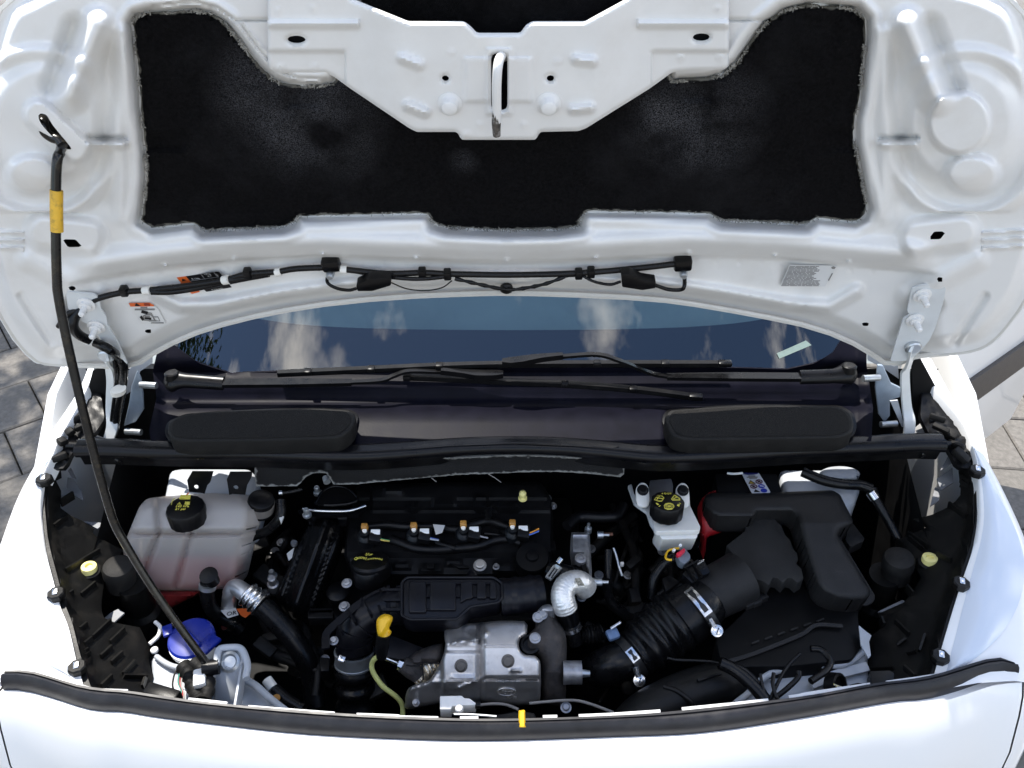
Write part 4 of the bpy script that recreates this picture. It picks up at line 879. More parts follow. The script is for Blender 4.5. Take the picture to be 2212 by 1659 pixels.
def bandpx(a_, b_, r_, d=.012, m_=TAPE, nm='tape_band'): tube(nm, [hb(a_, d), hb(b_, d)], r_, m_, hs, sides=12, n=2)
for a_, b_, r_ in ((q('D', (930, 330)), q('D', (975, 326)), .0062), (q('D', (532, 450)), q('D', (570, 425)), .0058), (q('D', (1448, 262)), q('D', (1488, 255)), .0068), (q('D', (1785, 212)), q('D', (1822, 205)), .0062), (q('D', (2205, 190)), q('E', (35, 192)), .0062)): bandpx(a_, b_, r_)
bandpx(q('D', (585, 650)), q('D', (620, 662)), .0085, .019)
tube('tape_band', [PY(*q('D', (768, 965)), 1.10), PY(*q('D', (766, 992)), 1.105)], .013, TAPE, hs, sides=12, n=2, flat=.6)
for p_ in q('D', (805, 330), (1605, 215)) + q('E', (525, 212), (688, 222), (1538, 218), (1618, 208)):
    box('clip', hb(p_, .012), (.011, .014, .014), BLK, hs, rot=axes((1, 0, .05), BN), bev=.002)
tube('cable', [hb(p_, .008) for p_ in q('E', (735, 250), (820, 270), (930, 295), (1080, 322), (1200, 310), (1330, 282), (1450, 238), (1530, 222))], .0028, RUB, hs, sides=8, n=5, rf=lambda s: 1 + .25 * math.sin(s * 60))
tube('cable', [hb(p_, .007) for p_ in q('E', (320, 275), (420, 315), (540, 328), (650, 310), (715, 265))], .0010, RUB, hs, sides=6, n=5)
tube('cable', [hb(p_, .008) for p_ in q('E', (1560, 230), (1640, 270), (1740, 288), (1810, 270))], .0022, RUB, hs, sides=8, n=5)
tube('cable', [hb(p_, .008) for p_ in q('E', (2040, 295), (2120, 320), (2200, 322)) + q('F', (10, 300), (12, 250), (5, 190))], .0030, RUB, hs, sides=8, n=5)
tube('cable', [hb(p_, .008) for p_ in q('E', (95, 315), (50, 325)) + q('D', (2190, 315), (2130, 285), (2120, 250), (2140, 220))], .0026, RUB, hs, sides=8, n=5)
for pl_, lb_ in ((q('E', (95, 295), (180, 255), (320, 248), (322, 295), (200, 332), (105, 332)), 'l'), (q('E', (1815, 228), (1870, 222), (1950, 262), (2040, 275), (2038, 312), (1950, 326), (1820, 305)), 'r')):
    prism('connector', rnd(pl_, 3), PS(B3(*np.mean(np.array(pl_), 0), BHT(*np.mean(np.array(pl_), 0)) + .022), BN), .016, BLK, hs, bev=.003)
for c_ in (q('D', (2145, 155)), q('F', (0, 150))):
    box('nozzle', hb(c_, .010), (.026, .020, .018), BLKG, hs, rot=axes((1, 0, .1), BN), bev=.004); lathe('nozzle_stem', hb((c_[0], c_[1] + 14), .006), BN, [(.007, 0), (.006, .012), (.004, .016)], ZINC, hs, segs=14)
lathe('grommet', hb(q('E', (1070, 308)), -.004), BN, [(.010, 0), (.010, .004), (.006, .008)], BLK, hs, segs=16)
# ================================================================== headlamp housings
HL = mat('headlamp_plastic', (.008, .0078, .0075), .42, var=.25, spec=.4, bmp=.15, bscale=500, dirt=(.05, .044, .036), dirt_amt=.4, dscale=30)
def headlamp(lbl, outer, inner, ribs, tabs, grom, dome_c, side):
    hd = thing('headlamp', lbl, 'headlamp', 'headlamp housings')
    oy = [p_[1] for p_ in outer]; ox = [p_[0] for p_ in outer]
    def zz(X, Y):
        d = np.abs(X - np.interp(Y, oy, ox)); return zf(Y) - .010 - .00042 * d - .010 * ss((d - 16) / 8)
    S = ZS(zz)
    def hh(X, Y, D): return .0012 * np.sin(X / 6.0 + Y / 9.0) * 0 + .003 * ss(D / 4)
    sheet('housing', outer + inner, S, HL, hd, step=13, h=hh, thick=.012, smooth=40)
    rim_ = resamp(outer, 40); A = S.pos(rim_[:, 0] + side * 2, rim_[:, 1]); 
    strip('rim', [Vector(p_) + Vector((0, 0, .003)) for p_ in A], .010, .010, (0, 0, 1), HL, hd, n=2)
    for a_, b_ in ribs:
        pa, pb = S(np.array([a_[0], b_[0]]), np.array([a_[1], b_[1]]))
        strip('rib', [Vector(p_) + Vector((0, 0, .004)) for p_ in pa], .0036, .016, (0, 0, 1), HL, hd, n=3)
    for tx, ty in tabs:
        c_ = Vector(at_z(tx, ty, zf(ty) + .004)); tb_ = lathe('mounting_tab', c_, (0, 0, 1), [(.0125, -.008), (.0135, -.004), (.0135, .002), (.0115, .004)], HL, hd, segs=8, smooth=20)
        box('clip_nut', c_ + Vector((0, 0, .004)), (.008, .011, .005), STEEL, tb_, rot=axes((1, .3 * side, 0), (0, -.2, 1)), bev=.001)
    c_ = P(*grom, .905)
    gr = lathe('adjuster', c_, (-side * -.12, .05, 1), [(.0125, -.014), (.0125, -.003), (.0118, 0), (.0060, .0008), (.0055, -.003), (.001, -.004)], YEL2, hd, segs=26)
    lathe('adjuster_collar', c_ - Vector((0, 0, .022)), (0, 0, 1), [(.017, 0), (.0165, .010), (.013, .012)], HL, gr, segs=24)
    c_ = P(*dome_c, .898)
    bc = lathe('bulb_cover', c_, (side * .15, -.05, 1), [(.024, -.05), (.024, -.022), (.0258, -.020), (.0258, -.006), (.023, .001), (.016, .004), (.006, .005)], GRYP, hd, segs=34)
    lathe('socket', c_ - Vector((0, -.01, .17)), (side * .1, -.08, 1), [(.034, 0), (.034, .05), (.026, .06), (.026, .13)], HL, hd, segs=28)
    return hd
LENS = mat('headlamp_lens', (.62, .67, .74), .30, metal=.10, var=.04, scale=6, coat=.8, rvar=.08)
def lens(hd, inn, ou, i0, i1, sgn):
    a = resamp(cat(inn, 4), 48)[i0:i1]; b = resamp(cat(ou, 4), 48)[i0:i1]
    A = at_z(a[:, 0], a[:, 1], zf(a[:, 1])); B = at_z(b[:, 0], b[:, 1], zf(b[:, 1]) - .004); up = np.array([0, 0, 1.0]); bl = np.clip(np.linalg.norm(B - A, axis=1), 0, .12)[:, None]
    env = np.sin(np.linspace(0, math.pi, len(A)))[:, None] ** .6
    f0, f1 = .10, .10 + .72 * env
    mixr = lambda f, k: A * (1 - f) + B * f + up * (bl * .13 * np.minimum(1, f * 2.6 + .02) + k)
    rws = [mixr(f0 + (f1 - f0) * t_, .0035 * math.sin(math.pi * t_) + .0012) for t_ in (0, .15, .3, .5, .7, .85, 1.0)]
    loft('lens', rws, LENS, hd, 70)
OL = [(121, 982), (99, 1030), (93, 1070), (91, 1104), (97, 1167), (103, 1198), (120, 1262), (133, 1313), (150, 1355), (166, 1420), (178, 1460), (190, 1494)]
IL = [(319, 1504)] + q('L', (1590, 720), (1540, 560), (1560, 420), (1450, 200), (1180, 150), (1060, 90)) + q('G', (1050, 1560), (1080, 1330), (1150, 1180), (1280, 1000), (1190, 960), (1080, 900), (950, 850), (980, 790), (860, 700), (740, 650), (620, 560), (640, 400), (560, 240), (600, 60))
ribL = [q('L', (840, 260), (912, 203)), q('L', (975, 340), (1160, 165)), q('L', (885, 415), (965, 350)), q('L', (1155, 392), (1300, 252)), q('L', (1055, 542), (1170, 438)), q('L', (1165, 605), (1280, 498)), q('L', (1285, 722), (1412, 588)), q('L', (890, 500), (925, 475)), q('L', (900, 545), (940, 515)),
        q('G', (575, 792), (705, 688)), q('G', (690, 1252), (1040, 1040)), q('G', (855, 1502), (1000, 1380)), q('G', (545, 272), (632, 228)), q('G', (640, 532), (770, 450)), q('G', (540, 210), (585, 155)), q('G', (735, 1495), (770, 1470)), q('L', (1060, 850), (1170, 742)), q('L', (1280, 740), (1525, 742)), q('L', (1525, 742), (1490, 850))]
hl1 = headlamp('black ribbed headlamp housing at the left, beside the coolant tank', OL, IL, ribL, [q('G', (455, 270)), q('G', (580, 1455)), q('L', (800, 612))], q('G', (920, 1168)), q('G', (1222, 1170)), 1)
OR = q('K', (1625, 0), (1700, 120), (1735, 260), (1745, 520), (1735, 740), (1685, 1000), (1600, 1250), (1545, 1450), (1485, 1620)) + q('Q', (1470, 60), (1370, 400), (1310, 590), (1280, 712), (1240, 800))
IR = q('Q', (640, 810), (610, 690), (590, 560), (630, 400), (610, 300), (740, 200), (700, 60)) + q('K', (980, 1540), (1150, 1290), (1060, 1150), (900, 920), (1000, 850), (1110, 810), (1210, 760), (1060, 680), (1250, 640), (1420, 560), (1520, 480), (1560, 420), (1530, 180), (1540, 20))
ribR = [q('K', (1545, 275), (1640, 330)), q('K', (1420, 555), (1600, 690)), q('K', (1000, 860), (1220, 1010)), q('K', (1300, 1075), (1450, 1150)), q('K', (880, 930), (945, 978)), q('K', (1005, 905), (1165, 1035)), q('K', (1550, 325), (1620, 372)), q('K', (1610, 110), (1640, 320)), q('K', (985, 1410), (1050, 1485)),
        q('Q', (900, 410), (985, 345)), q('Q', (1010, 310), (870, 170)), q('Q', (1000, 500), (1090, 480)), q('Q', (620, 665), (860, 655)), q('Q', (960, 650), (1070, 748)), q('Q', (720, 130), (745, 205)), q('Q', (1110, 470), (1165, 300))]
hl2 = headlamp('black ribbed headlamp housing at the right, beside the air filter box', OR, IR, ribR, [q('K', (1725, 180)), q('K', (1560, 1345)), q('Q', (1345, 500))], q('K', (1238, 1078)), q('K', (920, 1085)), -1)
lens(hl1, INL, OUL, 14, 46, -1); lens(hl2, INR, OUR, 14, 46, 1)
# folded body brackets beside the housings
for nm, pl_, z_ in (('l', q('G', (990, 1175), (1200, 975), (1275, 995), (1020, 1215)), .86), ('l', q('G', (860, 702), (1085, 722), (1010, 780)), .90), ('l', q('L', (1080, 105), (1150, 45), (1225, 10), (1290, 50), (1180, 150)), .83), ('l', q('G', (705, 180), (735, 145), (790, 255), (740, 240)), .95), ('l', q('G', (700, 250), (760, 260), (850, 400), (860, 480), (760, 430), (690, 350)), .93),
                    ('r', q('K', (1340, 180), (1440, 0), (1465, 100)), .98), ('r', q('K', (1310, 260), (1470, 150), (1480, 300), (1350, 380)), .95), ('r', q('K', (1240, 545), (1290, 350), (1345, 370), (1330, 490)), .93), ('r', q('K', (700, 1640), (950, 1520), (1050, 1560), (960, 1659)), .83), ('l', q('D', (505, 1245), (690, 1290), (600, 1330), (500, 1340)), 1.0), ('r', q('F', (1495, 1240), (1670, 1175), (1705, 1290), (1530, 1330)), 1.0)):
    sheet('wing_bracket', pl_, ZS(z_), mat('bracket_grey', (.24, .25, .27), .45, var=.15, dirt=(.1, .09, .08), dirt_amt=.5), van, step=0, thick=.003)
for a_ in (q('D', (440, 1330), (580, 1340), (700, 1385), (790, 1430)), q('F', (1530, 1385), (1700, 1330), (1850, 1290))): tube('wing_seal', [P(x, y, 1.03) for x, y in a_], .008, RUB, van, sides=8, n=5)

# ================================================================== coolant tank
tk = thing('coolant_tank', 'translucent coolant tank with pink fluid and a black cap', 'coolant tank')
TANK = bpy.data.materials.new('translucent_tank'); TANK.use_nodes = True; t = TANK.node_tree; t.nodes.clear()
o_ = N(t, 'ShaderNodeOutputMaterial'); b1 = N(t, 'ShaderNodeBsdfPrincipled'); tr_ = N(t, 'ShaderNodeBsdfTransparent'); mi = N(t, 'ShaderNodeMixShader'); tl = N(t, 'ShaderNodeBsdfTranslucent'); m2_ = N(t, 'ShaderNodeMixShader')
b1.inputs['Base Color'].default_value = (.76, .74, .72, 1); b1.inputs['Roughness'].default_value = .32; tl.inputs[0].default_value = (.80, .74, .70, 1); tr_.inputs[0].default_value = (.96, .94, .93, 1)
nzt = N(t, 'ShaderNodeTexNoise'); nzt.inputs['Scale'].default_value = 60; bpt = N(t, 'ShaderNodeBump'); bpt.inputs['Strength'].default_value = .25; bpt.inputs['Distance'].default_value = .002; t.links.new(nzt.outputs[0], bpt.inputs['Height']); t.links.new(bpt.outputs[0], b1.inputs['Normal'])
m2_.inputs[0].default_value = .40; mi.inputs[0].default_value = .42
t.links.new(b1.outputs[0], m2_.inputs[1]); t.links.new(tl.outputs[0], m2_.inputs[2]); t.links.new(m2_.outputs[0], mi.inputs[1]); t.links.new(tr_.outputs[0], mi.inputs[2]); t.links.new(mi.outputs[0], o_.inputs[0])
TO = rnd([(318, 1076), (425, 1068), (520, 1072), (541, 1092), (537, 1130), (522, 1190), (508, 1255), (497, 1270), (440, 1277), (302, 1274), (288, 1262), (272, 1220), (264, 1185), (282, 1140), (302, 1092)], 14, 5)
tz = ZS([(1060, .965), (1100, .968), (1140, .955), (1158, .935), (1200, .885), (1280, .795)])
def tankh(X, Y, D):
    f = .022 * dome(D, 20) - .022
    for a_, b_ in (((342, 1068), (344, 1150)), ((344, 1150), (298, 1262)), ((416, 1066), (413, 1150)), ((413, 1150), (380, 1266))): f -= bump(sdist(X, Y, a_, b_), 11, .014)
    f -= bump(np.abs(Y - 1153 + 0 * X), 9, .012)
    f += plat(np.hypot(X - 400, (Y - 1102) * 1.4), 40, 10, .010)
    return f
sheet('tank', TO, tz, TANK, tk, step=5, h=tankh, thick=.07, smooth=60, tdir=(0, .75, -.65))
liq = rnd([(286, 1216), (300, 1205), (506, 1205), (512, 1225), (500, 1262), (440, 1270), (304, 1267)], 8)
sheet('coolant', liq, ZS([(1200, .862), (1280, .775)]), mat('pink_coolant', (.45, .07, .06), .3, var=.1), tk, step=0, thick=.04, tdir=(0, .75, -.65))
sheet('tank_foot', q('G', (1440, 1440), (2050, 1440), (1980, 1500), (1850, 1560), (1700, 1640), (1560, 1600), (1480, 1520)), ZS([(1275, .79), (1325, .74)]), mat('dark_pink_fluid', (.22, .02, .02), .35), tk, step=8, h=lambda X, Y, D: .01 * dome(D, 8), thick=.03, tdir=(0, .75, -.65))
cc = P(400, 1096, .985)
cp = lathe('cap', cc, (0, .05, 1), [(.024, -.030), (.0305, -.028), (.0315, -.004), (.0300, 0), (.027, .0012), (.001, .0014)], BLK, tk, segs=64, lobes=16, lobe_amp=.012)
ax = Vector((0, .05, 1)).normalized(); xx = Vector((1, 0, 0))
def onax(c_, px_, py_, z_): return P(px_, py_, z_)
for s_, p_, sz in (('145 kPa', (394, 1094), .0072), ('21 psi', (390, 1100), .0072)): text('print', s_, P(*p_, .9872), xx, ax, sz, YPRINT, cp)
for pl_, wd_ in ((((388, 1077), (410, 1077), (412, 1068), (392, 1068), (388, 1077)), 1.6), (((383, 1089), (388, 1083), (391, 1089), (383, 1089)), 1.0), (((399, 1089), (401, 1083), (410, 1083), (409, 1089), (399, 1089)), 1.0), (((370, 1090), (372, 1082), (378, 1076)), 1.0), (((402, 1070), (408, 1064)), 1.6)):
    sheet('symbol', band(list(pl_), wd_ + .6), PS(P(400, 1090, .9874), ax), YPRINT if pl_[0] != (402, 1070) else ORNG, cp, step=0, thick=.0006)
# hose leaving the tank's lower corner
hz = thing('coolant_hose', 'short black hose with spring clamp below the coolant tank', 'hose')
tpx('hose', [(451, 1240, .868), (447, 1275, .84), (452, 1305, .81), (468, 1328, .78), (497, 1342, .76), (520, 1360, .74)], .0125, RUB, hz, n=6, sides=14)
tpx('clamp', [(449, 1262, .853), (448, 1270, .846)], .0148, ZINC, hz, n=2, sides=18)
tpx('clamp', q('M', (150, 415), (190, 440)) and [(*q('M', (140, 420)), .765), (*q('M', (190, 440)), .757)], .0150, STEEL, hz, n=2, sides=18)
lathe('fitting', P(*q('G', (2170, 1275)), .885), (0, -.3, 1), [(.012, -.02), (.012, 0), (.015, .001), (.015, .005), (.011, .006)], BLK, hz, segs=18)

# brackets of the fuse carrier below the cowl, with round holes
bk = thing('cowl_bracket', 'pair of black pressed brackets above the coolant tank', 'bracket')
for pl_, hc in ((q('G', (1990, 195), (2210, 195), (2180, 300), (2150, 330), (2120, 420), (2080, 410), (1960, 400), (1940, 280)), q('G', (2035, 352))), (q('H', (170, 200), (400, 200), (395, 250), (350, 330), (330, 430), (200, 420), (165, 430), (140, 270)), q('H', (232, 356)))):
    sheet('bracket', pl_, lambda X, Y: (at_y(X, Y, 1.03 + 0 * X), np.broadcast_to(np.array([0, -1., 0]), (len(X), 3))), BLK, bk, holes=[ell(*hc, 5.6, 5.2, 14)], step=0, thick=.003)

# ================================================================== washer bottle cap
wb = thing('washer_filler', 'bright blue washer fluid cap on a white filler neck', 'washer cap')
c_ = P(412, 1376, .835)
lathe('neck', c_ - Vector((0, 0, .06)), (0, -.1, 1), [(.030, 0), (.030, .04), (.034, .045), (.034, .055)], WPL, wb, segs=30)
cpb = lathe('cap', c_, (0, -.12, 1), [(.035, -.014), (.037, -.012), (.037, -.003), (.034, 0), (.022, .002), (.001, .003)], BLUE, wb, segs=40)
box('grip', c_ + Vector((0, 0, .004)), (.058, .007, .012), BLUE, cpb, rot=axes((1, -.9, 0), (0, -.12, 1)), bev=.003)
box('hinge_tab', P(*q('L', (1740, 235)), .835), (.016, .022, .006), BLUE, cpb, rot=axes((1, .5, 0), (0, 0, 1)), bev=.002)
box('lip_tab', P(*q('L', (2160, 370)), .833), (.026, .034, .008), BLUE, cpb, rot=axes((1, -.6, 0), (0, 0, 1)), bev=.003)

# ================================================================== pale front crossmember pieces (left and right)
xm = thing('left_crossmember', 'pale painted sheet metal crossmember with a looped bracket, front left', 'crossmember')
sheet('plate', q('L', (1560, 520), (1620, 500), (1700, 560), (1860, 640), (2060, 640)) + q('M', (60, 760), (340, 960), (560, 1170), (720, 1310), (780, 1380)) + [(430, 1545)] + q('L', (1900, 980), (1540, 900), (1590, 720)), ZS(.80), BAYW, xm, step=14, h=lambda X, Y, D: .006 * ss(D / 10) - bump(sdist(X, Y, (520, 1455), (512, 1540)), 8, .008), thick=.004)
tpx('rail', [(*p_, .825) for p_ in q('L', (1610, 145), (1660, 200), (1640, 290), (1550, 375))], .0035, WHITE, xm, n=5, sides=8)
tpx('rail', [(*p_, .815) for p_ in q('L', (1620, 500), (1700, 560), (1780, 600), (1840, 615))], .0045, BAYW, xm, n=5, sides=8)
tpx('rail', [(*p_, .82) for p_ in q('M', (350, 1030), (450, 1090), (560, 1190), (680, 1290), (760, 1350))], .006, BAYW, xm, n=5, sides=8)
lp = q('M', (35, 860), (45, 760), (70, 700), (180, 685), (270, 692), (320, 750), (355, 870), (340, 980), (345, 1010))
tpx('loop_rim', [(*p_, .865) for p_ in lp], .0055, BAYW, xm, n=5, sides=10)
sheet('loop_plate', lp[:7] + q('M', (310, 830), (250, 1290), (20, 1230)), ZS([(1380, .862), (1440, .855), (1530, .80)]), BAYW, xm, holes=[ell(*q('M', (180, 840)), 15, 13, 20)], step=0, thick=.003)
lathe('grommet', P(*q('M', (180, 838)), .852), (0, -.5, .8), [(.016, 0), (.016, .006), (.012, .008), (.009, .004), (.001, .003)], ZINC, xm, segs=24)
box('fin', P(*q('M', (285, 1080)), .835), (.004, .11, .03), BAYW, xm, rot=axes((1, .12, 0), (0, 0, 1)), bev=.001)
for p_ in (q('L', (1605, 445)), q('L', (1905, 580))): lathe('clip', P(*p_, .82), (0, 0, 1), [(.006, 0), (.006, .004), (.003, .007)], WPL, xm, segs=14)
wl = thing('left_wire_bundle', 'taped black wire bundle with coloured strands, front left', 'wiring')
tpx('bundle', [(*p_, .84) for p_ in q('L', (1900, 600), (1960, 680), (2000, 780), (2050, 900), (2080, 960))], .012, BLKM, wl, n=5, sides=10, rf=lambda s: 1 + .12 * math.sin(s * 40))
tpx('bundle', [(*p_, .845) for p_ in q('L', (2010, 560), (2100, 640), (2160, 760), (2150, 880), (2120, 960))], .010, BLKM, wl, n=5, sides=10, rf=lambda s: 1 + .15 * math.sin(s * 33))
for c_, m_ in (((1860, 680), mat('green_wire', (.03, .20, .16), .5)), ((1875, 700), mat('red_wire', (.30, .03, .03), .5)), ((1890, 720), mat('grey_wire', (.35, .33, .31), .5)), ((1800, 720), INK)):
    tpx('wire', [(*p_, .838) for p_ in q('L', (c_[0] + 20, c_[1] - 60), c_, (c_[0] - 10, c_[1] + 90), (c_[0] + 20, c_[1] + 170), (c_[0] + 15, c_[1] + 240))], .0014, m_, wl, n=5, sides=6)
box('connector', P(*q('L', (2070, 730)), .856), (.018, .030, .012), WPL, wl, rot=axes((1, .3, 0), (0, 0, 1)), bev=.003)
box('connector', P(*q('L', (1690, 900)), .85), (.055, .02, .02), BLK, wl, rot=axes((1, -.3, 0), (0, 0, 1)), bev=.003)
tpx('plug', [(*q('M', (555, 1020)), .80), (*q('M', (620, 1110)), .795)], .0085, TAPE, wl, n=2, sides=14)
tpx('plug', [(*q('M', (630, 1120)), .795), (*q('M', (760, 1230)), .79), (*q('M', (930, 1330)), .785)], .010, RUB, wl, n=3, sides=12)
lathe('ring', P(*q('M', (655, 1215)), .802), (0, 0, 1), [(.006, 0), (.006, .003)], BRASS, wl, segs=12)

# ================================================================== air conditioning pipe
ac = thing('air_conditioning_hose', 'silver pipe end crimped to a thick black hose', 'hose')
tpx('pipe_end', [(*q('M', (150, 330)), .76), (*q('M', (165, 200)), .80), (*q('M', (180, 110)), .825), (*q('M', (230, 60)), .835), (*q('M', (330, 120)), .835), (*q('M', (400, 175)), .83)], [.013, .013, .0135, .0145, .0145, .0145], mat('dull_aluminium', (.62, .63, .64), .35, metal=.8, var=.08), ac, n=6, sides=16)
tpx('crimp', [(*q('M', (350, 130)), .834), (*q('M', (420, 185)), .829), (*q('M', (500, 250)), .822)], .0205, STEEL, ac, n=10, sides=22, rf=lambda s: 1 + .09 * math.sin(s * 22))
tpx('hose', [(*q('M', (490, 245)), .822), (*q('M', (650, 400)), .80), (*q('M', (820, 590)), .775), (*q('M', (950, 800)), .745), (*q('M', (1030, 1020)), .71), (*q('M', (1060, 1300)), .68)], .0185, RUB, ac, n=6, sides=16)
sheet('label_tag', q('M', (70, 300), (230, 272), (262, 345), (150, 380)), ZS(.79), PAPER, ac, step=0, thick=.001)
sheet('label_tag', q('M', (240, 285), (340, 275), (400, 320), (330, 378), (285, 350)), ZS(.792), ORNG, ac, step=0, thick=.001)
text('print', 'OR', P(*q('M', (190, 335)), .7905), (1, .25, 0), (0, 0, 1), .012, INK, ac)
hw = thing('heater_hose', 'black hose with two white sleeves behind the coolant tank', 'hose')
tpx('hose', [(*q('H', (700, 480)), .93), (*q('H', (690, 660)), .91), (*q('H', (560, 800)), .88), (*q('H', (400, 870)), .86), (*q('H', (310, 980)), .84), (*q('H', (230, 1150)), .81), (*q('H', (160, 1300)), .78)], .0085, RUB, hw, n=5, sides=12)
tpx('white_sleeve', [(*q('H', (345, 905)), .857), (*q('H', (280, 1045)), .833)], .0092, WPL, hw, n=2, sides=14)
sheet('white_sleeve', q('H', (655, 578), (722, 572), (735, 635), (700, 720)), ZS(.915), WPL, hw, step=0, thick=.004)
fp = thing('fuel_pump_canister', 'small round canister with a bare metal band below the cowl', 'canister')
lathe('canister', P(*q('H', (500, 430)), .955), (.25, -.1, 1), [(.023, -.045), (.023, -.016), (.022, -.012), (.019, -.010), (.004, -.010)], BLK, fp, segs=32)
lathe('band', P(*q('H', (500, 430)), .955), (.25, -.1, 1), [(.0236, -.038), (.0236, -.020)], mat('brushed_band', (.40, .37, .34), .4, metal=.7, var=.2), fp, segs=32)
tpx('cable', [(*q('H', (700, 412)), .955), (*q('H', (800, 400)), .957), (*q('H', (920, 372)), .96)], .003, RUB, fp, n=4, sides=8)
tpx('cable_end', [(*q('H', (682, 412)), .955), (*q('H', (716, 408)), .955)], .004, STEEL, fp, n=2, sides=10)

# ================================================================== timing cover / belt guard: the big shiny black duct left of the engine
tg = thing('timing_cover', 'long glossy black ribbed cover left of the engine', 'timing cover')
tcx = q('H', (1000, 700), (1150, 660), (1330, 700), (1330, 860), (1240, 1130), (1130, 1380), (1050, 1600), (960, 1700), (800, 1660), (620, 1500), (700, 1350), (800, 1100), (920, 860))
tcz = ZS([(1100, .87), (1180, .845), (1250, .815), (1340, .76)])
def tch(X, Y, D):
    f = .020 * dome(D, 22); ca = q('H', (1160, 700), (860, 1560)); f += bump(sdist(X, Y, *ca), 20, .018) - bump(np.abs(sdist(X, Y, *ca) - 28), 7, .008)
    return f
sheet('cover', rnd(tcx, 8), tcz, BLKG, tg, step=4, h=tch, thick=.03, smooth=70, tdir=(0, .3, -1))
sheet('flange', rnd(q('H', (870, 590), (960, 570), (1060, 600), (1400, 600), (1500, 575), (1580, 540), (1590, 560), (1500, 640), (1390, 640), (1380, 720), (1320, 725), (1270, 640), (1080, 640), (1030, 710), (985, 705), (950, 640)), 2), ZS(.892), BLKG, tg, step=0, thick=.008)
tpx('lip', [(*p_, .900) for p_ in q('H', (930, 572), (1040, 592), (1250, 600), (1420, 592), (1580, 542))], .0028, STEEL, tg, n=5, sides=8)
rg = q('H', (1060, 520), (1130, 400), (1230, 345), (1350, 350), (1450, 410), (1490, 480), (1400, 520), (1250, 535), (1150, 535))
tpx('rim', [(*p_, .915) for p_ in rg], .0030, BLKG, tg, n=5, sides=8)
sheet('bowl', rg, ZS(.905), DEEP, tg, step=0, thick=.004)
for p_ in q('H', (1085, 415), (975, 645), (620, 1280)): lathe('bolt', P(*p_, .90 if p_[1] < 1200 else .80), (0, -.1, 1), [(.008, 0), (.008, .004), (.005, .005), (.005, .016), (.004, .018)], ZINC, tg, segs=16)
lathe('sensor', P(*q('H', (625, 1380)), .80), (.1, -.2, 1), [(.010, -.01), (.010, .01), (.007, .012), (.007, .03), (.005, .032)], ALU, tg, segs=18)
sheet('label_scrap', q('H', (760, 1040), (840, 975), (815, 1080), (780, 1112)), ZS(.842), PAPER, tg, step=0, thick=.001)
lathe('bolt', P(*q('H', (840, 945)), .85), (0, 0, 1), [(.006, 0), (.006, .006)], ALU, tg, segs=12)

# ================================================================== engine
en = thing('engine', 'black diesel engine filling the middle of the bay', 'engine')
prism('block', [(690, 1070), (1230, 1070), (1262, 1180), (1240, 1300), (1180, 1340), (760, 1350), (690, 1330), (640, 1250)], .745, .26, mat('engine_block', (.006, .006, .007), .55, var=.4, spec=.3, dirt=(.03, .028, .025), dirt_amt=.4), en, bev=.012, seg=3)
RC = mat('rocker_cover', (.007, .007, .008), .50, var=.3, spec=.35, bmp=.2, bscale=400, dirt=(.03, .028, .026), dirt_amt=.35, dscale=25)
def rch(X, Y, D):
    f = .010 * dome(D, 10)
    f += .016 * ss((1104 - Y) / 5) * (X > 800) + .006 * ss((1078 - Y) / 4)
    f -= .010 * ss((Y - 1196) / 5)
    for x_ in (840, 948, 1052, 1150): f += plat(np.hypot(X - x_ + 50, (Y - 1150) * 1.3), 16, 8, .010)
    for x_, y_, w__, h__ in ((930, 1230, 22, 8), (870, 1222, 16, 6), (1090, 1225, 20, 10), (980, 1215, 14, 5), (1140, 1180, 16, 18), (850, 1060, 18, 5), (960, 1085, 24, 6), (1040, 1085, 12, 10), (1100, 1092, 22, 5)): f += plat(np.maximum(np.abs(X - x_) - w__, np.abs(Y - y_) - h__), 0, 4, .007)
    for x_ in (892, 1055): f += bump(np.hypot((X - x_), (Y - 1095)), 16, .010)
    return f
sheet('rocker_cover', rnd([(770, 1048), (960, 1042), (1168, 1040), (1190, 1075), (1196, 1130), (1192, 1225), (1100, 1245), (880, 1247), (770, 1245), (742, 1200), (752, 1120)], 10), ZS([(1040, .868), (1100, .855), (1200, .84), (1250, .825)]), RC, en, step=7, h=rch, thick=.05, smooth=35)
tube('breather_pipe', [P(*p_, .868) for p_ in q('I', (1450, 760), (1540, 680), (1620, 655), (1830, 660), (1980, 640), (2040, 540))], .010, BLK, en, sides=12)
tpx('injector_hose', [(*p_, .868) for p_ in q('H', (1620, 760), (1800, 745), (2000, 760)) + q('I', (100, 760), (300, 790), (450, 745), (620, 700), (750, 730), (860, 770))], .0075, BLK, en, n=5, sides=10)
tpx('injector_hose', [(*p_, .858) for p_ in q('H', (1830, 890), (1950, 930), (2080, 980)) + q('I', (60, 1000), (250, 990), (430, 975), (560, 950), (700, 900), (850, 890), (980, 930))], .0085, BLK, en, n=5, sides=10)
tpx('injector_hose', [(*p_, .862) for p_ in q('I', (100, 920), (200, 960), (300, 985))], .006, BLK, en, n=5, sides=10)
tpx('fuel_pipe', [(*p_, .862) for p_ in q('I', (600, 830), (700, 840), (810, 865))], .004, BLK, en, n=5, sides=10)
sheet('ribbed_clip', q('I', (605, 545), (675, 545), (668, 680), (608, 680)), ZS(.885), BLK, en, step=5, h=lambda X, Y, D: .002 * np.sin(X * 1.8), thick=.004)
sheet('paper_scrap', q('I', (65, 735), (190, 745), (160, 820), (95, 840)), ZS(.885), PAPER, en, step=0, thick=.0008)
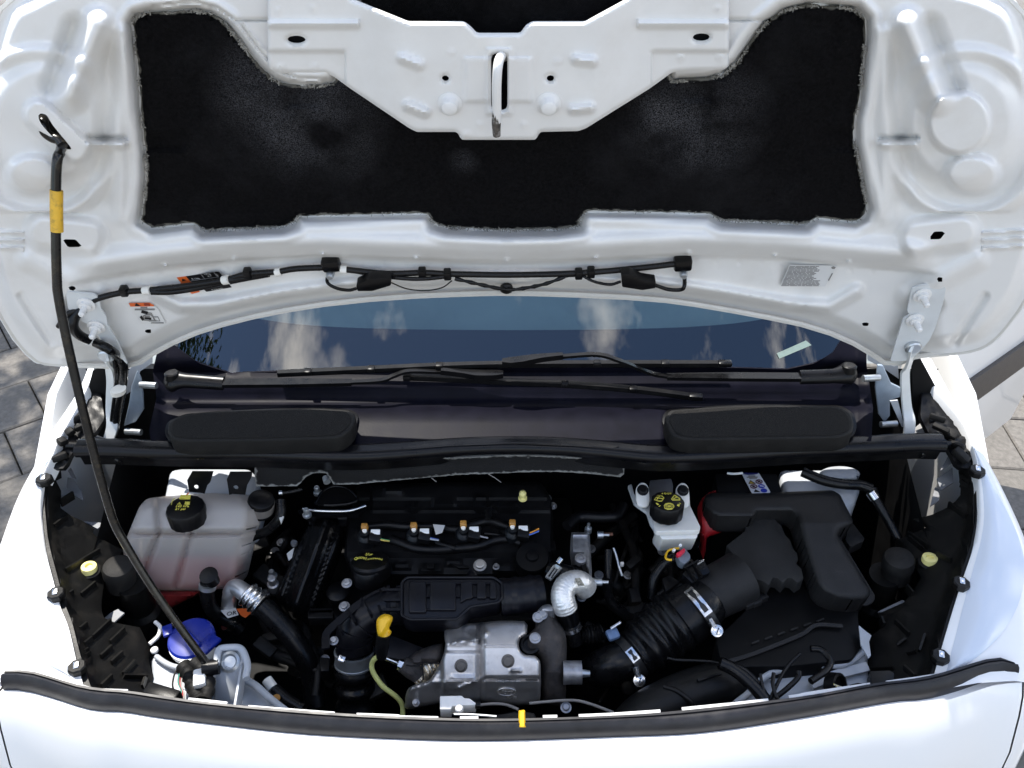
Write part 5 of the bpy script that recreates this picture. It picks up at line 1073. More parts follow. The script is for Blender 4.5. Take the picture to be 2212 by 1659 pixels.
lathe('ball_stud', P(*q('I', (995, 470)), .905), (0, -.1, 1), [(.0082, 0), (.0082, .003), (.005, .004), (.0045, .006), (.0062, .010), (.0068, .014), (.0055, .018), (.002, .0205)], YEL2, en, segs=20, smooth=50)
bolt('cover_bolt', P(*q('I', (552, 1165)), .865), (0, -.2, 1), .0085, mat('grey_bolt', (.45, .43, .40), .4, metal=.6), en, hh=.008, washer=1.35)
for p_, r_ in ((q('H', (1385, 1350)), .006), (q('H', (1360, 1590)), .006), (q('M', (1250, 620)), .005), (q('I', (720, 1180)), .004), (q('I', (1265, 470)), .004), (q('I', (1310, 550)), .005)): bolt('bolt', P(*p_, .85), (0, -.2, 1), r_, ALU, en, hh=.007)
lathe('round_boss', P(*q('H', (1290, 1430)), .80), (0, -.1, 1), [(.020, -.02), (.020, 0), (.014, .004)], BLK, en, segs=22)
lathe('vacuum_pump', P(*q('I', (1095, 1080)), .862), (0, -.2, 1), [(.030, -.03), (.030, 0), (.0285, .003), (.012, .004), (.010, .008), (.004, .009)], BLK, en, segs=34)
for pl_, z_, d_ in ((q('H', (1000, 1600), (1230, 1600), (1250, 1659), (980, 1659)), .80, .02), (q('M', (980, 300), (1240, 285), (1240, 380), (980, 382)), .80, .02), (q('M', (1100, 780), (1210, 790), (1200, 930), (1110, 930)), .765, .03), (q('I', (230, 1130), (445, 1165), (440, 1185), (330, 1185)), .852, .006), (q('I', (0, 1135), (85, 1135), (75, 1190), (5, 1190)), .852, .006), (q('I', (1190, 900), (1330, 900), (1340, 1000), (1200, 1000)), .85, .03)): prism('casting', pl_, z_, d_, BLK, en, bev=.002)
# looms, hoses and brackets deep between the larger parts
LOOM = mat('dusty_loom', (.030, .029, .028), .5, var=.3, spec=.4, bmp=.3, bscale=500, dirt=(.09, .08, .07), dirt_amt=.5, dscale=30)
lm = thing('wiring_loom', 'dusty black looms and hoses deep in the gaps around the engine', 'wiring')
lr = random.Random(12)
for (x0, y0, x1, y1, n_) in ((555, 1120, 660, 1330, 9), (560, 1340, 730, 1520, 9), (1240, 1080, 1400, 1330, 12), (1240, 1350, 1400, 1520, 9), (700, 1350, 900, 1500, 5), (1390, 1180, 1500, 1300, 5), (200, 1060, 290, 1200, 4)):
    for k_ in range(n_):
        a_ = (lr.uniform(x0, x1), lr.uniform(y0, y1)); b_ = (lr.uniform(x0, x1), lr.uniform(y0, y1)); m_ = ((a_[0] + b_[0]) / 2 + lr.uniform(-30, 30), (a_[1] + b_[1]) / 2 + lr.uniform(-20, 20)); z_ = lr.uniform(.66, .74)
        tpx('loom', [(*a_, z_ - .02), (*m_, z_), (*b_, z_ - .02)], lr.choice((.004, .006, .009, .011)), LOOM, lm, n=6, sides=8)
    for k_ in range(max(2, n_ // 3)):
        c_ = P(lr.uniform(x0, x1), lr.uniform(y0, y1), lr.uniform(.67, .74)); o_ = box('connector', c_, (lr.uniform(.02, .05), lr.uniform(.015, .035), .02), LOOM, lm, rot=axes((1, lr.uniform(-1, 1), 0), (lr.uniform(-.3, .3), -.3, 1)), bev=.003)
        bolt('bolt', P(lr.uniform(x0, x1), lr.uniform(y0, y1), .70), (0, -.3, 1), .006, ALU, lm, hh=.006)
# injectors
injx = [(787, 1141), (893, 1139), (1000, 1135), (1106, 1133)]
pos_ = ['first fuel injector from the left, above the oil filler cap', 'second fuel injector from the left, beside a scrap of white paper', 'third fuel injector from the left on the engine', 'fourth fuel injector from the left, with blue and orange wires']
wcol = [[(.05, .30, .12), (.55, .42, .08)], [(.05, .12, .45), (.40, .42, .45)], [(.30, .30, .32)], [(.06, .14, .50), (.70, .28, .03)]]
for i_, (x, y) in enumerate(injx):
    ij = thing('fuel_injector', pos_[i_], 'injector', 'fuel injectors')
    b0 = P(x + 2, y + 14, .880)
    lathe('body', b0, (0, -.25, 1), [(.015, -.03), (.015, -.004), (.012, 0), (.009, .002), (.009, .010)], mat('injector_black', (.012, .014, .017), .4, var=.2), ij, segs=20)
    box('return_clip', P(x + 1, y - 2, .895), (.0115, .010, .017), BRASS, ij, rot=axes((1, 0, 0), (0, -.35, 1)), bev=.002)
    lathe('return_stub', P(x + 1, y + 6, .892), (0, -.5, 1), [(.004, -.003), (.004, .004)], TAPE, ij, segs=10)
    box('plug', P(x + 24, y + 18, .882), (.022, .026, .018), BLK, ij, rot=axes((1, -.1, 0), (.2, -.3, 1)), bev=.003)
    box('white_lock', P(x + 24, y + 9, .890), (.0165, .010, .006), WPL, ij, rot=axes((1, .05, 0), (.1, -.55, 1)), bev=.0012)
    for k_, c_ in enumerate(wcol[i_]):
        tpx('wire', [(x + 30, y + 24 - k_ * 3, .884), (x + 44, y + 20 - k_ * 4, .886), (x + 58, y + 14 - k_ * 5, .884)] if i_ == 3 else [(x + 28, y + 20 + k_ * 3, .884), (x + 40, y + 24 + k_ * 2, .884), (x + 54, y + 27 + k_, .878)], .0015, mat('wire_%d_%d' % (i_, k_), c_, .45), ij, n=4, sides=6)
# oil filler cap
oc = thing('oil_filler_cap', 'round black oil filler cap with yellow lettering', 'oil cap')
oax = Vector((0, .30, .95)).normalized(); c_ = P(795, 1227, .862)
cpo = lathe('cap', c_, oax, [(.024, -.03), (.0265, -.02), (.0268, -.002), (.0255, .0005), (.0235, .0005), (.022, -.003), (.001, -.004)], BLK, oc, segs=44)
tube('grip', [c_ + Vector((-.024, 0, .001)), c_ + oax * .003, c_ + Vector((.024, 0, .001))], [.003, .007, .003], BLK, oc, sides=10, n=8, flat=.8)
lathe('neck', P(800, 1208, .868), oax, [(.034, -.03), (.034, -.006), (.031, -.002), (.001, -.001)], BLK, oc, segs=36)
def arc_text(s_, cx_, cy_, z_, wpx, bow, size, m_, parent, shear=.2):
    n_ = len(s_)
    for i_, ch in enumerate(s_):
        if ch == ' ': continue
        u_ = (i_ + .5) / n_ - .5; px_, py_ = cx_ + u_ * wpx, cy_ + bow * (2 * u_) ** 2
        text('letter', ch, P(px_, py_, z_), (1, -u_ * bow * .018, 0), (0, -.1, 1), size, m_, parent, shear=shear, lift=.0)
arc_text('Castrol', 779, 1204, .876, 26, 4, .0085, YPRINT, oc)
arc_text('recommended', 809, 1206, .876, 34, 3, .0052, YPRINT, oc, .05)
text('print', 'blur', P(797, 1198, .878), (1, 0, 0), (0, -.1, 1), .0075, YPRINT, oc, shear=.2)

# ================================================================== intake silencer box and elbow
ib = thing('intake_silencer', 'ribbed black intake silencer with raised panels in front of the rocker cover', 'intake box')
IBP = mat('silencer_plastic', (.008, .008, .012), .34, var=.2, spec=.45, bmp=.1, dirt=(.03, .03, .034), dirt_amt=.3)
ibs = tilt(975, 1292, .880, R(14))
ibo = rnd([(868, 1258), (880, 1248), (1066, 1248), (1084, 1260), (1084, 1292), (1076, 1302), (1016, 1311), (986, 1338), (886, 1339), (868, 1331)], 5)
prism('box', ibo, ibs, .05, IBP, ib, bev=.004, seg=3)
tube('rim', [Vector(p_) + Vector((0, -.0002, .001)) for p_ in ibs(np.array([p_[0] for p_ in ibo] + [ibo[0][0]]) * 1.0, np.array([p_[1] for p_ in ibo] + [ibo[0][1]]))[0]], .0025, IBP, ib, sides=8, straight=True)
for r_ in (rect(884, 1259, 921, 1326), rect(929, 1259, 985, 1321), [(995, 1259), (1021, 1259), (1021, 1295), (1008, 1297), (995, 1305)], rect(1030, 1259, 1050, 1296), rect(1058, 1259, 1072, 1296)):
    X_ = np.array([p_[0] for p_ in r_]); Y_ = np.array([p_[1] for p_ in r_]); pp, nn = ibs(X_, Y_); extr('raised_panel', pp + nn * .006, -nn[0] * .008, IBP, ib, bev=.0022, seg=3)
for x_ in (925, 990, 1026, 1054):
    for y_ in (1262, 1290, 1318)[:3 if x_ < 990 else 2]: box('tie', Vector(ibs(np.array([x_ * 1.0]), np.array([y_ * 1.0]))[0][0]) + Vector((0, -.001, .003)), (.010, .003, .004), IBP, ib, bev=.001)
sheet('spout', q('I', (400, 1290), (440, 1215), (490, 1215), (545, 1290)), ZS(.872), IBP, ib, step=5, h=lambda X, Y, D: .006 * dome(D, 6), thick=.02)
tpx('duct', [(1080, 1290, .852), (1130, 1285, .852), (1170, 1280, .850)], .030, IBP, ib, n=8, sides=24, rf=lambda s: 1 + .05 * (math.sin(s * 19) > .2))
el = thing('intake_elbow', 'black ribbed plastic elbow curving from the silencer to the hose', 'pipe')
eb = [(*q('M', (1980, 230)), .838), (*q('M', (1800, 270)), .838), (*q('M', (1620, 350)), .833), (*q('M', (1500, 450)), .823), (*q('M', (1455, 560)), .808), (*q('M', (1460, 700)), .785)]
tpx('pipe', eb, .0295, IBP, el, n=8, sides=22)
for k_ in range(6):
    f_ = k_ / 6 + .06; pth = cat([P(*a) for a in eb], 12); i_ = int(f_ * (len(pth) - 2)); c0 = Vector(pth[i_]); c1 = Vector(pth[i_ + 1]); lathe('rib', c0, c1 - c0, [(.0325, -.0015), (.0325, .0015)], IBP, el, segs=26)
fx = [(*p_, .858) for p_ in q('M', (1165, 700), (1170, 560), (1230, 480), (1330, 390), (1480, 260), (1640, 160), (1790, 90))]
strip('rib_flange', [P(*a) for a in fx], .012, .004, (0, -.3, 1), IBP, el)
for a_, b_ in (((1400, 310), (1480, 440)), ((1560, 215), (1640, 360)), ((1680, 150), (1740, 330)), ((1300, 470), (1340, 540))): strip('cross_rib', [P(*q('M', a_), .856), P(*q('M', b_), .860)], .004, .010, (0, -.3, 1), IBP, el)
for y_ in (95, 200, 300): strip('lattice', [P(*q('M', (1760, y_)), .866), P(*q('M', (2030, y_)), .868)], .004, .008, (0, -.3, 1), IBP, el)
for x_ in (1815, 1920): strip('lattice', [P(*q('M', (x_, 60)), .864), P(*q('M', (x_, 340)), .862)], .006, .008, (0, -.3, 1), IBP, el)
# corrugated turbo hose with clamp
th = thing('turbo_hose', 'thick corrugated black hose standing at the front of the engine', 'hose')
tpx('hose', [(*q('M', (1462, 700)), .783), (*q('M', (1462, 850)), .757), (*q('M', (1465, 1050)), .722), (*q('M', (1470, 1250)), .69), (*q('M', (1475, 1450)), .655)], .031, RUB, th, n=22, sides=28, rf=lambda s: 1 + (.10 * math.sin(s * 26) if s > .22 else .0))
cl = lathe('hose_clamp', P(*q('M', (1462, 785)), .769), Vector(P(*q('M', (1462, 700)), .783)) - Vector(P(*q('M', (1464, 900)), .748)), [(.0320, -.013), (.0335, -.0125), (.0335, -.0095), (.0322, -.009), (.0322, .009), (.0335, .0095), (.0335, .0125), (.0320, .013)], ZINC, th, segs=36)
box('clamp_screw', P(*q('M', (1335, 805)), .795), (.012, .010, .010), STEEL, cl, rot=axes((1, -.4, 0), (0, -.5, 1)), bev=.002)
# dipstick
dk = thing('oil_dipstick', 'bright yellow dipstick handle on a black tube', 'dipstick')
dkp = q('M', (1700, 540), (1690, 440), (1705, 380), (1760, 342), (1800, 340), (1845, 360), (1852, 390), (1835, 440), (1815, 490), (1840, 520), (1825, 560), (1780, 580), (1720, 572))
sheet('handle', cat(dkp, 3, closed=True), PS(P(*q('M', (1770, 470)), .885), (0, -.62, .78)), YEL, dk, step=4, h=lambda X, Y, D: .012 * dome(D, 11) - .010 * ss(((X - q('M', (1790, 460))[0]) * .8 + (Y - q('M', (1790, 460))[1]) * .5) / 6) * ss(D / 4), thick=.008, smooth=60)
tpx('tube', [(*q('M', (1758, 570)), .862), (*q('M', (1752, 660)), .845), (*q('M', (1745, 780)), .82)], [.0105, .0115, .009], BLK, dk, n=4, sides=12)
cb = thing('glow_plug_cable', 'pale yellow green cable looping beside the heat shield', 'cable')
tpx('cable', [(*p_, .83 - .012 * i_) for i_, p_ in enumerate(q('M', (1745, 765), (1700, 785), (1652, 830), (1645, 910), (1690, 1000), (1760, 1090), (1850, 1160), (1920, 1220), (1960, 1290), (1965, 1400)))], .0042, YGRN, cb, n=5, sides=10)
tpx('probe', [(*q('M', (1775, 795)), .815), (*q('M', (1915, 852)), .80)], .0032, STEEL, cb, n=2, sides=10)
lathe('probe_nut', P(*q('M', (1945, 865)), .797), (1, -.25, -.2), [(.009, -.004), (.009, .006)], STEEL, cb, segs=6, smooth=20)
# ================================================================== heat shield and turbocharger
hsd = thing('heat_shield', 'bare metal heat shield with two bolts and an embossed oval', 'heat shield')
hso = q('N', (470, 640), (460, 500), (600, 445), (860, 425), (1000, 410), (1290, 412), (1318, 500), (1310, 545), (1245, 590), (1232, 660), (1250, 720), (1300, 762), (1390, 770), (1440, 810), (1458, 880), (1458, 1180), (1420, 1250), (1240, 1290), (900, 1250), (500, 1250), (80, 1330), (55, 1250), (60, 1170), (90, 1110), (160, 1075), (280, 1040), (340, 980), (400, 880), (450, 760))
hzs = ZS([(1340, .822), (1395, .828), (1420, .815), (1470, .790), (1490, .772), (1535, .735)])
nx0, ny0 = 864.1, 1255.8
def hsh(X, Y, D):
    x = (X - nx0) * 4.8; y = (Y - ny0) * 4.8
    f = .010 * dome(D, 8)
    f += .014 * ss((x - 815) / 60) * ss((1010 - y) / 40 + .4)                    # right block stands higher
    edge_y = np.where(x < 840, 715 + 0 * x, 660 + 0 * x); f += .008 * ss((y - edge_y) / 30)
    f -= .010 * np.exp(-((x - 835) / 30.0) ** 2)
    f -= .010 * ss((470 - x) / 60) * (y > 700)
    f += bump(sdist(x, y, (580, 630), (800, 600)), 40, .006) + bump(sdist(x, y, (800, 600), (890, 540)), 40, .006)
    f += bump(sdist(x, y, (550, 995), (770, 995)), 26, .004) + bump(sdist(x, y, (1150, 930), (1250, 920)), 24, .004) + bump(sdist(x, y, (610, 1105), (840, 1010)), 30, .004)
    f += bump(np.abs(np.hypot(x - 740, (y - 510)) - 60), 20, .003)
    return f
sheet('shield', cat(hso, 2, closed=True), hzs, SHIELD, hsd, step=4.0, h=hsh, thick=.0015, smooth=60)
def hpt(nx_, ny_, d=0.0):
    X = np.array([nx0 + nx_ / 4.8]); Y = np.array([ny0 + ny_ / 4.8]); p_, n_ = hzs(X, Y); return Vector(p_[0] + n_[0] * (hsh(X, Y, np.array([30.]))[0] + d)), Vector(n_[0])
for bx, by in ((640, 855), (1120, 790)):
    c_, n_ = hpt(bx, by); bolt('bolt', c_, n_, .0078, mat('weathered_bolt', (.13, .12, .11), .5, metal=.6, var=.3), hsd, hh=.007, washer=1.35)
c_, n_ = hpt(1105, 1058, .0012)
xx = Vector((1, 0, 0)); yy = n_.cross(xx).normalized()
tube('oval', [c_ + xx * .0145 * math.cos(a) + yy * .0075 * math.sin(a) for a in [2 * math.pi * k / 30 for k in range(31)]], .0008, SHIELD, hsd, sides=6, straight=True)
text('emboss', 'Ford', c_, xx, n_, .0105, SHIELD, hsd, depth=.0008, shear=.25)
for s_, px_, py_, sz in (('2 S6Q 9N 454 AA', 1120, 992, .0052), ('7L 10E', 1160, 1128, .0055)):
    c2, n2 = hpt(px_, py_, .0008); text('emboss', s_, c2, xx, n2, sz, SHIELD, hsd, depth=.0005)
lathe('stud', hpt(175, 1230)[0], (0, -.5, 1), [(.006, 0), (.006, .006), (.003, .007), (.003, .018)], ALU, hsd, segs=12)
tw = thing('exhaust_wrap', 'crumpled gold foil wrapped pipe left of the heat shield', 'foil')
tpx('foil', [(*q('N', (170, 1010)), .76), (*q('N', (260, 930)), .77), (*q('N', (400, 850)), .775)], .022, GOLD, tw, n=14, sides=20, rf=lambda s: 1 + .08 * math.sin(s * 31) + .05 * math.sin(s * 71))
sheet('guard', q('N', (60, 800), (180, 720), (330, 660), (440, 640), (455, 760), (380, 840), (250, 830), (150, 880)), ZS(.80), IRON, tw, step=8, h=lambda X, Y, D: .010 * dome(D, 14), thick=.004)
tpx('sensor_body', [(*q('M', (1960, 860)), .80), (*q('M', (2060, 920)), .79), (*q('M', (2130, 990)), .78)], [.013, .015, .012], IRON, tw, n=3, sides=16)
for a_ in (((60, 870), (150, 880), (220, 850), (300, 840)), ((230, 840), (240, 960), (240, 1020)), ((290, 850), (410, 850))): tpx('wire_tie', [(*q('N', p_), .812) for p_ in a_], .0012, INK, tw, n=4, sides=6)
lp_ = prism('lower_shield', rnd(q('M', (1850, 560), (2212, 700), (2212, 800), (2100, 860), (1900, 800), (1790, 780), (1660, 720), (1680, 620)), 6), ZS(.79), .004, mat('dark_shield', (.03, .03, .035), .4, metal=.5), tw, bev=.001)
tu = thing('turbocharger', 'rough dark cast turbocharger housing right of the heat shield', 'turbocharger')
tuo = q('N', (1420, 320), (1480, 250), (1560, 245), (1610, 320), (1620, 380), (1690, 480), (1725, 600), (1725, 860), (1700, 1000), (1725, 1100), (1700, 1290), (1620, 1290), (1480, 1240), (1462, 1000), (1470, 860), (1440, 780), (1360, 740), (1300, 700), (1320, 560), (1400, 480))
sheet('housing', cat(tuo, 2, closed=True), ZS([(1300, .84), (1380, .825), (1450, .79), (1530, .72)]), IRON, tu, step=5, h=lambda X, Y, D: .026 * dome(D, 30), thick=.03, smooth=60)
tpx('actuator_stub', [(*q('N', (1690, 945)), .80), (*q('N', (1790, 945)), .80), (*q('N', (1882, 945)), .80)], .0185, ALU, tu, n=3, sides=22)
tpx('actuator_tip', [(*q('N', (1880, 955)), .80), (*q('N', (1970, 958)), .80)], [.007, .005], ZINC, tu, n=2, sides=12)
for p_ in ((1475, 345), (1400, 590), (1430, 375), (1720, 1310)): bolt('bolt', P(*q('N', p_), .858 if p_[1] < 700 else .74), (0, -.3, 1), .006, ALU, tu, hh=.006)
lathe('port', P(*q('N', (1350, 650)), .835), (0, -.3, 1), [(.016, -.02), (.016, 0), (.012, .001), (.011, -.006)], BLK, tu, segs=22)
sheet('top_cap', cat(q('N', (1425, 310), (1480, 250), (1560, 240), (1600, 290), (1590, 320), (1500, 310), (1440, 330)), 2, closed=True), ZS(.862), ALU, tu, step=5, h=lambda X, Y, D: .006 * dome(D, 8), thick=.02)
# breather elbow in silver braid
sb = thing('braided_elbow', 'silver braided elbow hose with a black rubber end', 'hose')
tpx('braid', [(*q('I', (1650, 1400)), .862), (*q('I', (1600, 1345)), .878), (*q('I', (1520, 1335)), .885), (*q('I', (1440, 1380)), .885), (*q('I', (1410, 1470)), .878), (*q('I', (1425, 1560)), .868), (*q('I', (1445, 1620)), .858)], .0195, FOIL, sb, n=14, sides=22, rf=lambda s: 1 + .014 * math.sin(s * 150))
tpx('rubber_end', [(*q('N', (1725, 280)), .860), (*q('N', (1755, 370)), .842), (*q('N', (1775, 450)), .828)], [.0165, .0165, .015], BLKG, sb, n=4, sides=18)
tpx('clamp', [(*q('N', (1772, 452)), .829), (*q('N', (1785, 490)), .822)], .0168, STEEL, sb, n=2, sides=20)
tpx('rubber_end', [(*q('N', (1785, 490)), .822), (*q('N', (1815, 640)), .795)], .0125, RUB, sb, n=3, sides=16)
tpx('corrugated_end', [(*q('N', (1870, 560)), .80), (*q('N', (1990, 545)), .80), (*q('N', (2080, 520)), .80)], .014, RUB, sb, n=14, sides=16, rf=lambda s: 1 + .12 * math.sin(s * 40))
sheet('label', q('I', (1530, 1295), (1590, 1290), (1640, 1370), (1570, 1370)), ZS(.9035), mat('printed_tag', (.30, .28, .22), .5, var=.8, scale=300), sb, step=0, thick=.0008)
tpx('intake_stub', [(*q('I', (1560, 1300)), .862), (*q('I', (1420, 1260)), .86), (*q('I', (1280, 1220)), .855)], .018, RUB, sb, n=4, sides=16)
sheet('spring_clamp', q('I', (1230, 1275), (1310, 1160), (1345, 1150), (1405, 1185), (1290, 1310)), ZS(.882), ZINC, sb, holes=[q('I', (1255, 1275), (1320, 1185), (1335, 1190), (1270, 1285)), q('I', (1285, 1290), (1345, 1200), (1360, 1205), (1300, 1295))], step=0, thick=.004)
lathe('clamp_screw', P(*q('I', (1357, 1140)), .885), (.5, .6, .3), [(.005, 0), (.005, .010)], STEEL, sb, segs=12)
# alloy thermostat housing
al = thing('thermostat_housing', 'cast alloy housing bolted to the right end of the engine', 'housing')
sheet('casting', q('I', (1500, 820), (1690, 815), (1700, 1000), (1715, 1270), (1690, 1290), (1640, 1150), (1625, 1050), (1560, 1035), (1510, 1040), (1490, 920)), ZS(.868), ALU, al, step=6, h=lambda X, Y, D: .008 * dome(D, 7) + .003 * np.sin(Y / 3.0) * ss((1162 - Y) / 3), thick=.03, smooth=45)
sheet('arm', q('I', (1540, 1050), (1600, 1040), (1640, 1080), (1640, 1130), (1690, 1280), (1660, 1290), (1590, 1140)), ZS(.875), BLK, al, step=0, thick=.02)
lathe('port', P(*q('I', (1597, 1088)), .882), (0, -.15, 1), [(.010, -.01), (.010, .001), (.006, .002), (.005, -.003)], ALU, al, segs=18)
for p_, a_ in (((1800, 845), (1, .0, .0)), ((1785, 1335), (1, 0, 0)), ((1720, 1330), (1, 0, 0)), ((1675, 795), (0, 0, 1))): lathe('bolt', P(*q('I', p_), .865), a_, [(.0065, -.005), (.0065, .005), (.003, .006), (.003, .016)], ZINC, al, segs=14)
tpx('stud', [(*q('I', (1815, 840)), .865), (*q('I', (1930, 838)), .865)], .003, mat('rusty_stud', (.14, .06, .035), .7), al, n=2, sides=8)

# ================================================================== brake fluid reservoir
br_ = thing('brake_fluid_reservoir', 'white brake fluid reservoir with a black cap and yellow symbols', 'reservoir')
bs = tilt(*q('J', (640, 720)), .925, R(-4))
BR2 = mat('white_bracket_paint', (.50, .52, .53), .45, var=.05)
prism('body', rnd(q('J', (395, 440), (790, 450), (795, 540), (905, 765), (890, 798), (450, 808), (425, 785), (385, 520)), 4), bs, .010, RESV, br_, bev=.003, seg=3)
prism('lower_body', rnd(q('J', (450, 760), (880, 750), (882, 800), (868, 872), (850, 882), (515, 892), (500, 880), (448, 806)), 3), tilt(*q('J', (660, 790)), .918, R(20)), .05, RESV, br_, bev=.005, seg=3)
for ex, ey in ((305, 378), (720, 382)):
    e_ = prism('ear', cat(q('J', (ex - 70, ey), (ex - 40, ey - 62), (ex, ey - 78), (ex + 40, ey - 62), (ex + 66, ey), (ex + 64, ey + 160), (ex - 50, ey + 160)), 3, closed=True), tilt(*q('J', (ex, ey)), .955, R(25)), .008, RESV, br_, bev=.002)
    c_ = P(*q('J', (ex, ey + 5)), .957); bolt('bolt', c_, (0, -.42, .9), .0075, BLK, br_, hh=.006, washer=1.35)
prism('bracket', rnd(q('J', (150, 335), (190, 318), (215, 420), (260, 470), (330, 500), (395, 560), (425, 790), (380, 720), (345, 610), (215, 515)), 2), .925, .006, BR2, br_, bev=.001)
prism('bracket', rnd(q('J', (378, 280), (600, 262), (620, 330), (615, 480), (380, 480)), 3), .935, .02, mat('dull_bracket', (.16, .16, .17), .45, metal=.4), br_, bev=.003)
ca = Vector((0, .12, 1)).normalized(); c_ = P(*q('J', (562, 496)), .962)
cpb_ = lathe('cap', c_, ca, [(.0275, -.030), (.0285, -.026), (.0290, -.003), (.0275, 0), (.026, .0006), (.001, .0007)], BLK, br_, segs=72, lobes=12, lobe_amp=.018)
tr0 = lambda a, b_: ((2400 + a / 9.217) / 1.736, (1820 + b_ / 9.217) / 1.736)
CPS = PS(Vector(c_) + ca * .0012, ca)
def sym(pl_, m_=YPRINT, wd=None, nm='symbol'):
    pl_ = [tr0(*p_) for p_ in pl_]; sheet(nm, band(pl_, wd) if wd else pl_, CPS, m_, cpb_, step=0, thick=.0006)
sym([(820, 690), (880, 625), (960, 605), (1060, 605), (1140, 640), (1185, 700), (1185, 750), (1100, 830), (950, 835), (850, 790)])
CPS = PS(Vector(c_) + ca * .0020, ca); sym([(1090, 730), (1085, 680), (1000, 660), (930, 690), (930, 740), (1000, 780), (1080, 750), (1090, 730)], INK, .9); sym([(870, 690), (870, 740), (910, 780)], INK, .9); sym([(1120, 680), (1145, 730), (1110, 775)], INK, .9)
CPS = PS(Vector(c_) + ca * .0014, ca)
sym([(1195, 335), (1090, 470), (1120, 500), (1390, 495), (1380, 460), (1195, 335)], None or YPRINT, 2.0); sym([(1150, 460), (1270, 410)], YPRINT, 1.6)
sym([(610, 340), (760, 360), (830, 430), (750, 540), (650, 540), (500, 490), (610, 340)], YPRINT, 1.8); sym([(690, 350), (560, 520)], YPRINT, 1.6); sym([(570, 420), (810, 460)], YPRINT, 1.4)
sym([(540, 610), (590, 600), (660, 660), (600, 670)]); sym([(640, 720), (690, 685), (715, 695), (660, 730)]); sym([(1275, 690), (1310, 640), (1385, 650), (1350, 730)]); sym([(1345, 600), (1415, 620), (1395, 635)])
text('print', '4 DOT', P(*tr0(920, 295), .9625), (1, 0, 0), ca, .0060, YPRINT, cpb_)
tpx('hose', [(*q('J', (780, 860)), .86), (*q('J', (860, 950)), .84), (*q('J', (900, 960)), .84)], .009, RUB, br_, n=4, sides=10)

# ================================================================== battery
bt = thing('battery', 'dark battery under the cowl with a white warning label', 'battery')
prism('case', q('J', (1050, 205), (1700, 205), (1760, 420), (1740, 560), (1100, 560)), .912, .16, mat('battery_black', (.006, .006, .007), .6, spec=.3), bt, bev=.004)
bl_ = lambda a, b_: ((2760 + a / 13.825) / 1.736, (1750 + b_ / 13.825) / 1.736)
BS_ = ZS(.9165)
lb_ = sheet('label', [bl_(*p_) for p_ in ((280, 330), (1190, 330), (1780, 1290), (1750, 1400), (850, 1400), (780, 1290))], BS_, mat('label_film', (.60, .62, .66), .4, var=.05), bt, step=0, thick=.0006)
BS2 = ZS(.9178)
def bsym(pl_, m_, wd=None): pl_ = [bl_(*p_) for p_ in pl_]; sheet('symbol', band(pl_, wd) if wd else pl_, BS2, m_, lb_, step=0, thick=.0005)
NAVY = mat('navy_print', (.01, .015, .12), .4); BLP = mat('blue_print', (.01, .03, .35), .4); YB = mat('amber_print', (.35, .24, .03), .5); DKR = mat('maroon_print', (.10, .03, .05), .5)
bsym([(360, 320), (420, 380), (600, 410), (900, 405), (1100, 370), (1160, 320)], NAVY)
for a_, b_ in (((640, 480), (1000, 480)), ((560, 545), (1130, 535)), ((690, 600), (1080, 595))): bsym([a_, b_], GREYINK, 1.8)
bsym([(740, 690), (1030, 880), (650, 885)], INK); BS2 = ZS(.9186); bsym([(755, 735), (930, 860), (700, 865)], YB); BS2 = ZS(.9178)
for cx_, cy_ in ((1200, 770), (920, 1020)):
    ring_ = [(cx_ + 165 * math.cos(a) + 20 * math.sin(a), cy_ + 95 * math.sin(a)) for a in [2 * math.pi * k / 18 for k in range(19)]]; bsym(ring_, DKR, 1.7); bsym([(cx_ - 110, cy_ - 60), (cx_ + 110, cy_ + 60)], DKR, 1.6); bsym([(cx_ - 40, cy_ + 30), (cx_ + 10, cy_ - 40), (cx_ + 40, cy_ + 20)], INK, 2.2)
for cx_, cy_ in ((1325, 1005), (1450, 1230)): bsym([(cx_ + 175 * math.cos(a) + 20 * math.sin(a), cy_ + 100 * math.sin(a)) for a in [2 * math.pi * k / 18 for k in range(18)]], BLP)
BS2 = ZS(.9186)
bsym([(1230, 985), (1440, 1010)], PAPER, 1.4); BS2 = ZS(.9178); bsym([(1000, 1165), (1260, 1310), (930, 1310)], INK)
tpx('strap', [(*q('J', (1180, 205)), .925), (*q('J', (1250, 212)), .925), (*q('J', (1340, 203)), .925)], .0022, WPL, bt, n=3, sides=8)
sheet('red_cover', cat(q('J', (890, 520), (960, 430), (1040, 385), (1100, 375), (1130, 405), (1010, 420), (940, 480), (960, 600), (1060, 690), (1170, 760), (1160, 800), (1040, 850), (970, 880), (960, 1010), (930, 1010), (920, 860), (910, 700)), 2, closed=True), ZS([(1050, .905), (1130, .88), (1190, .835)]), RED, bt, step=6, h=lambda X, Y, D: .008 * dome(D, 8), thick=.02)

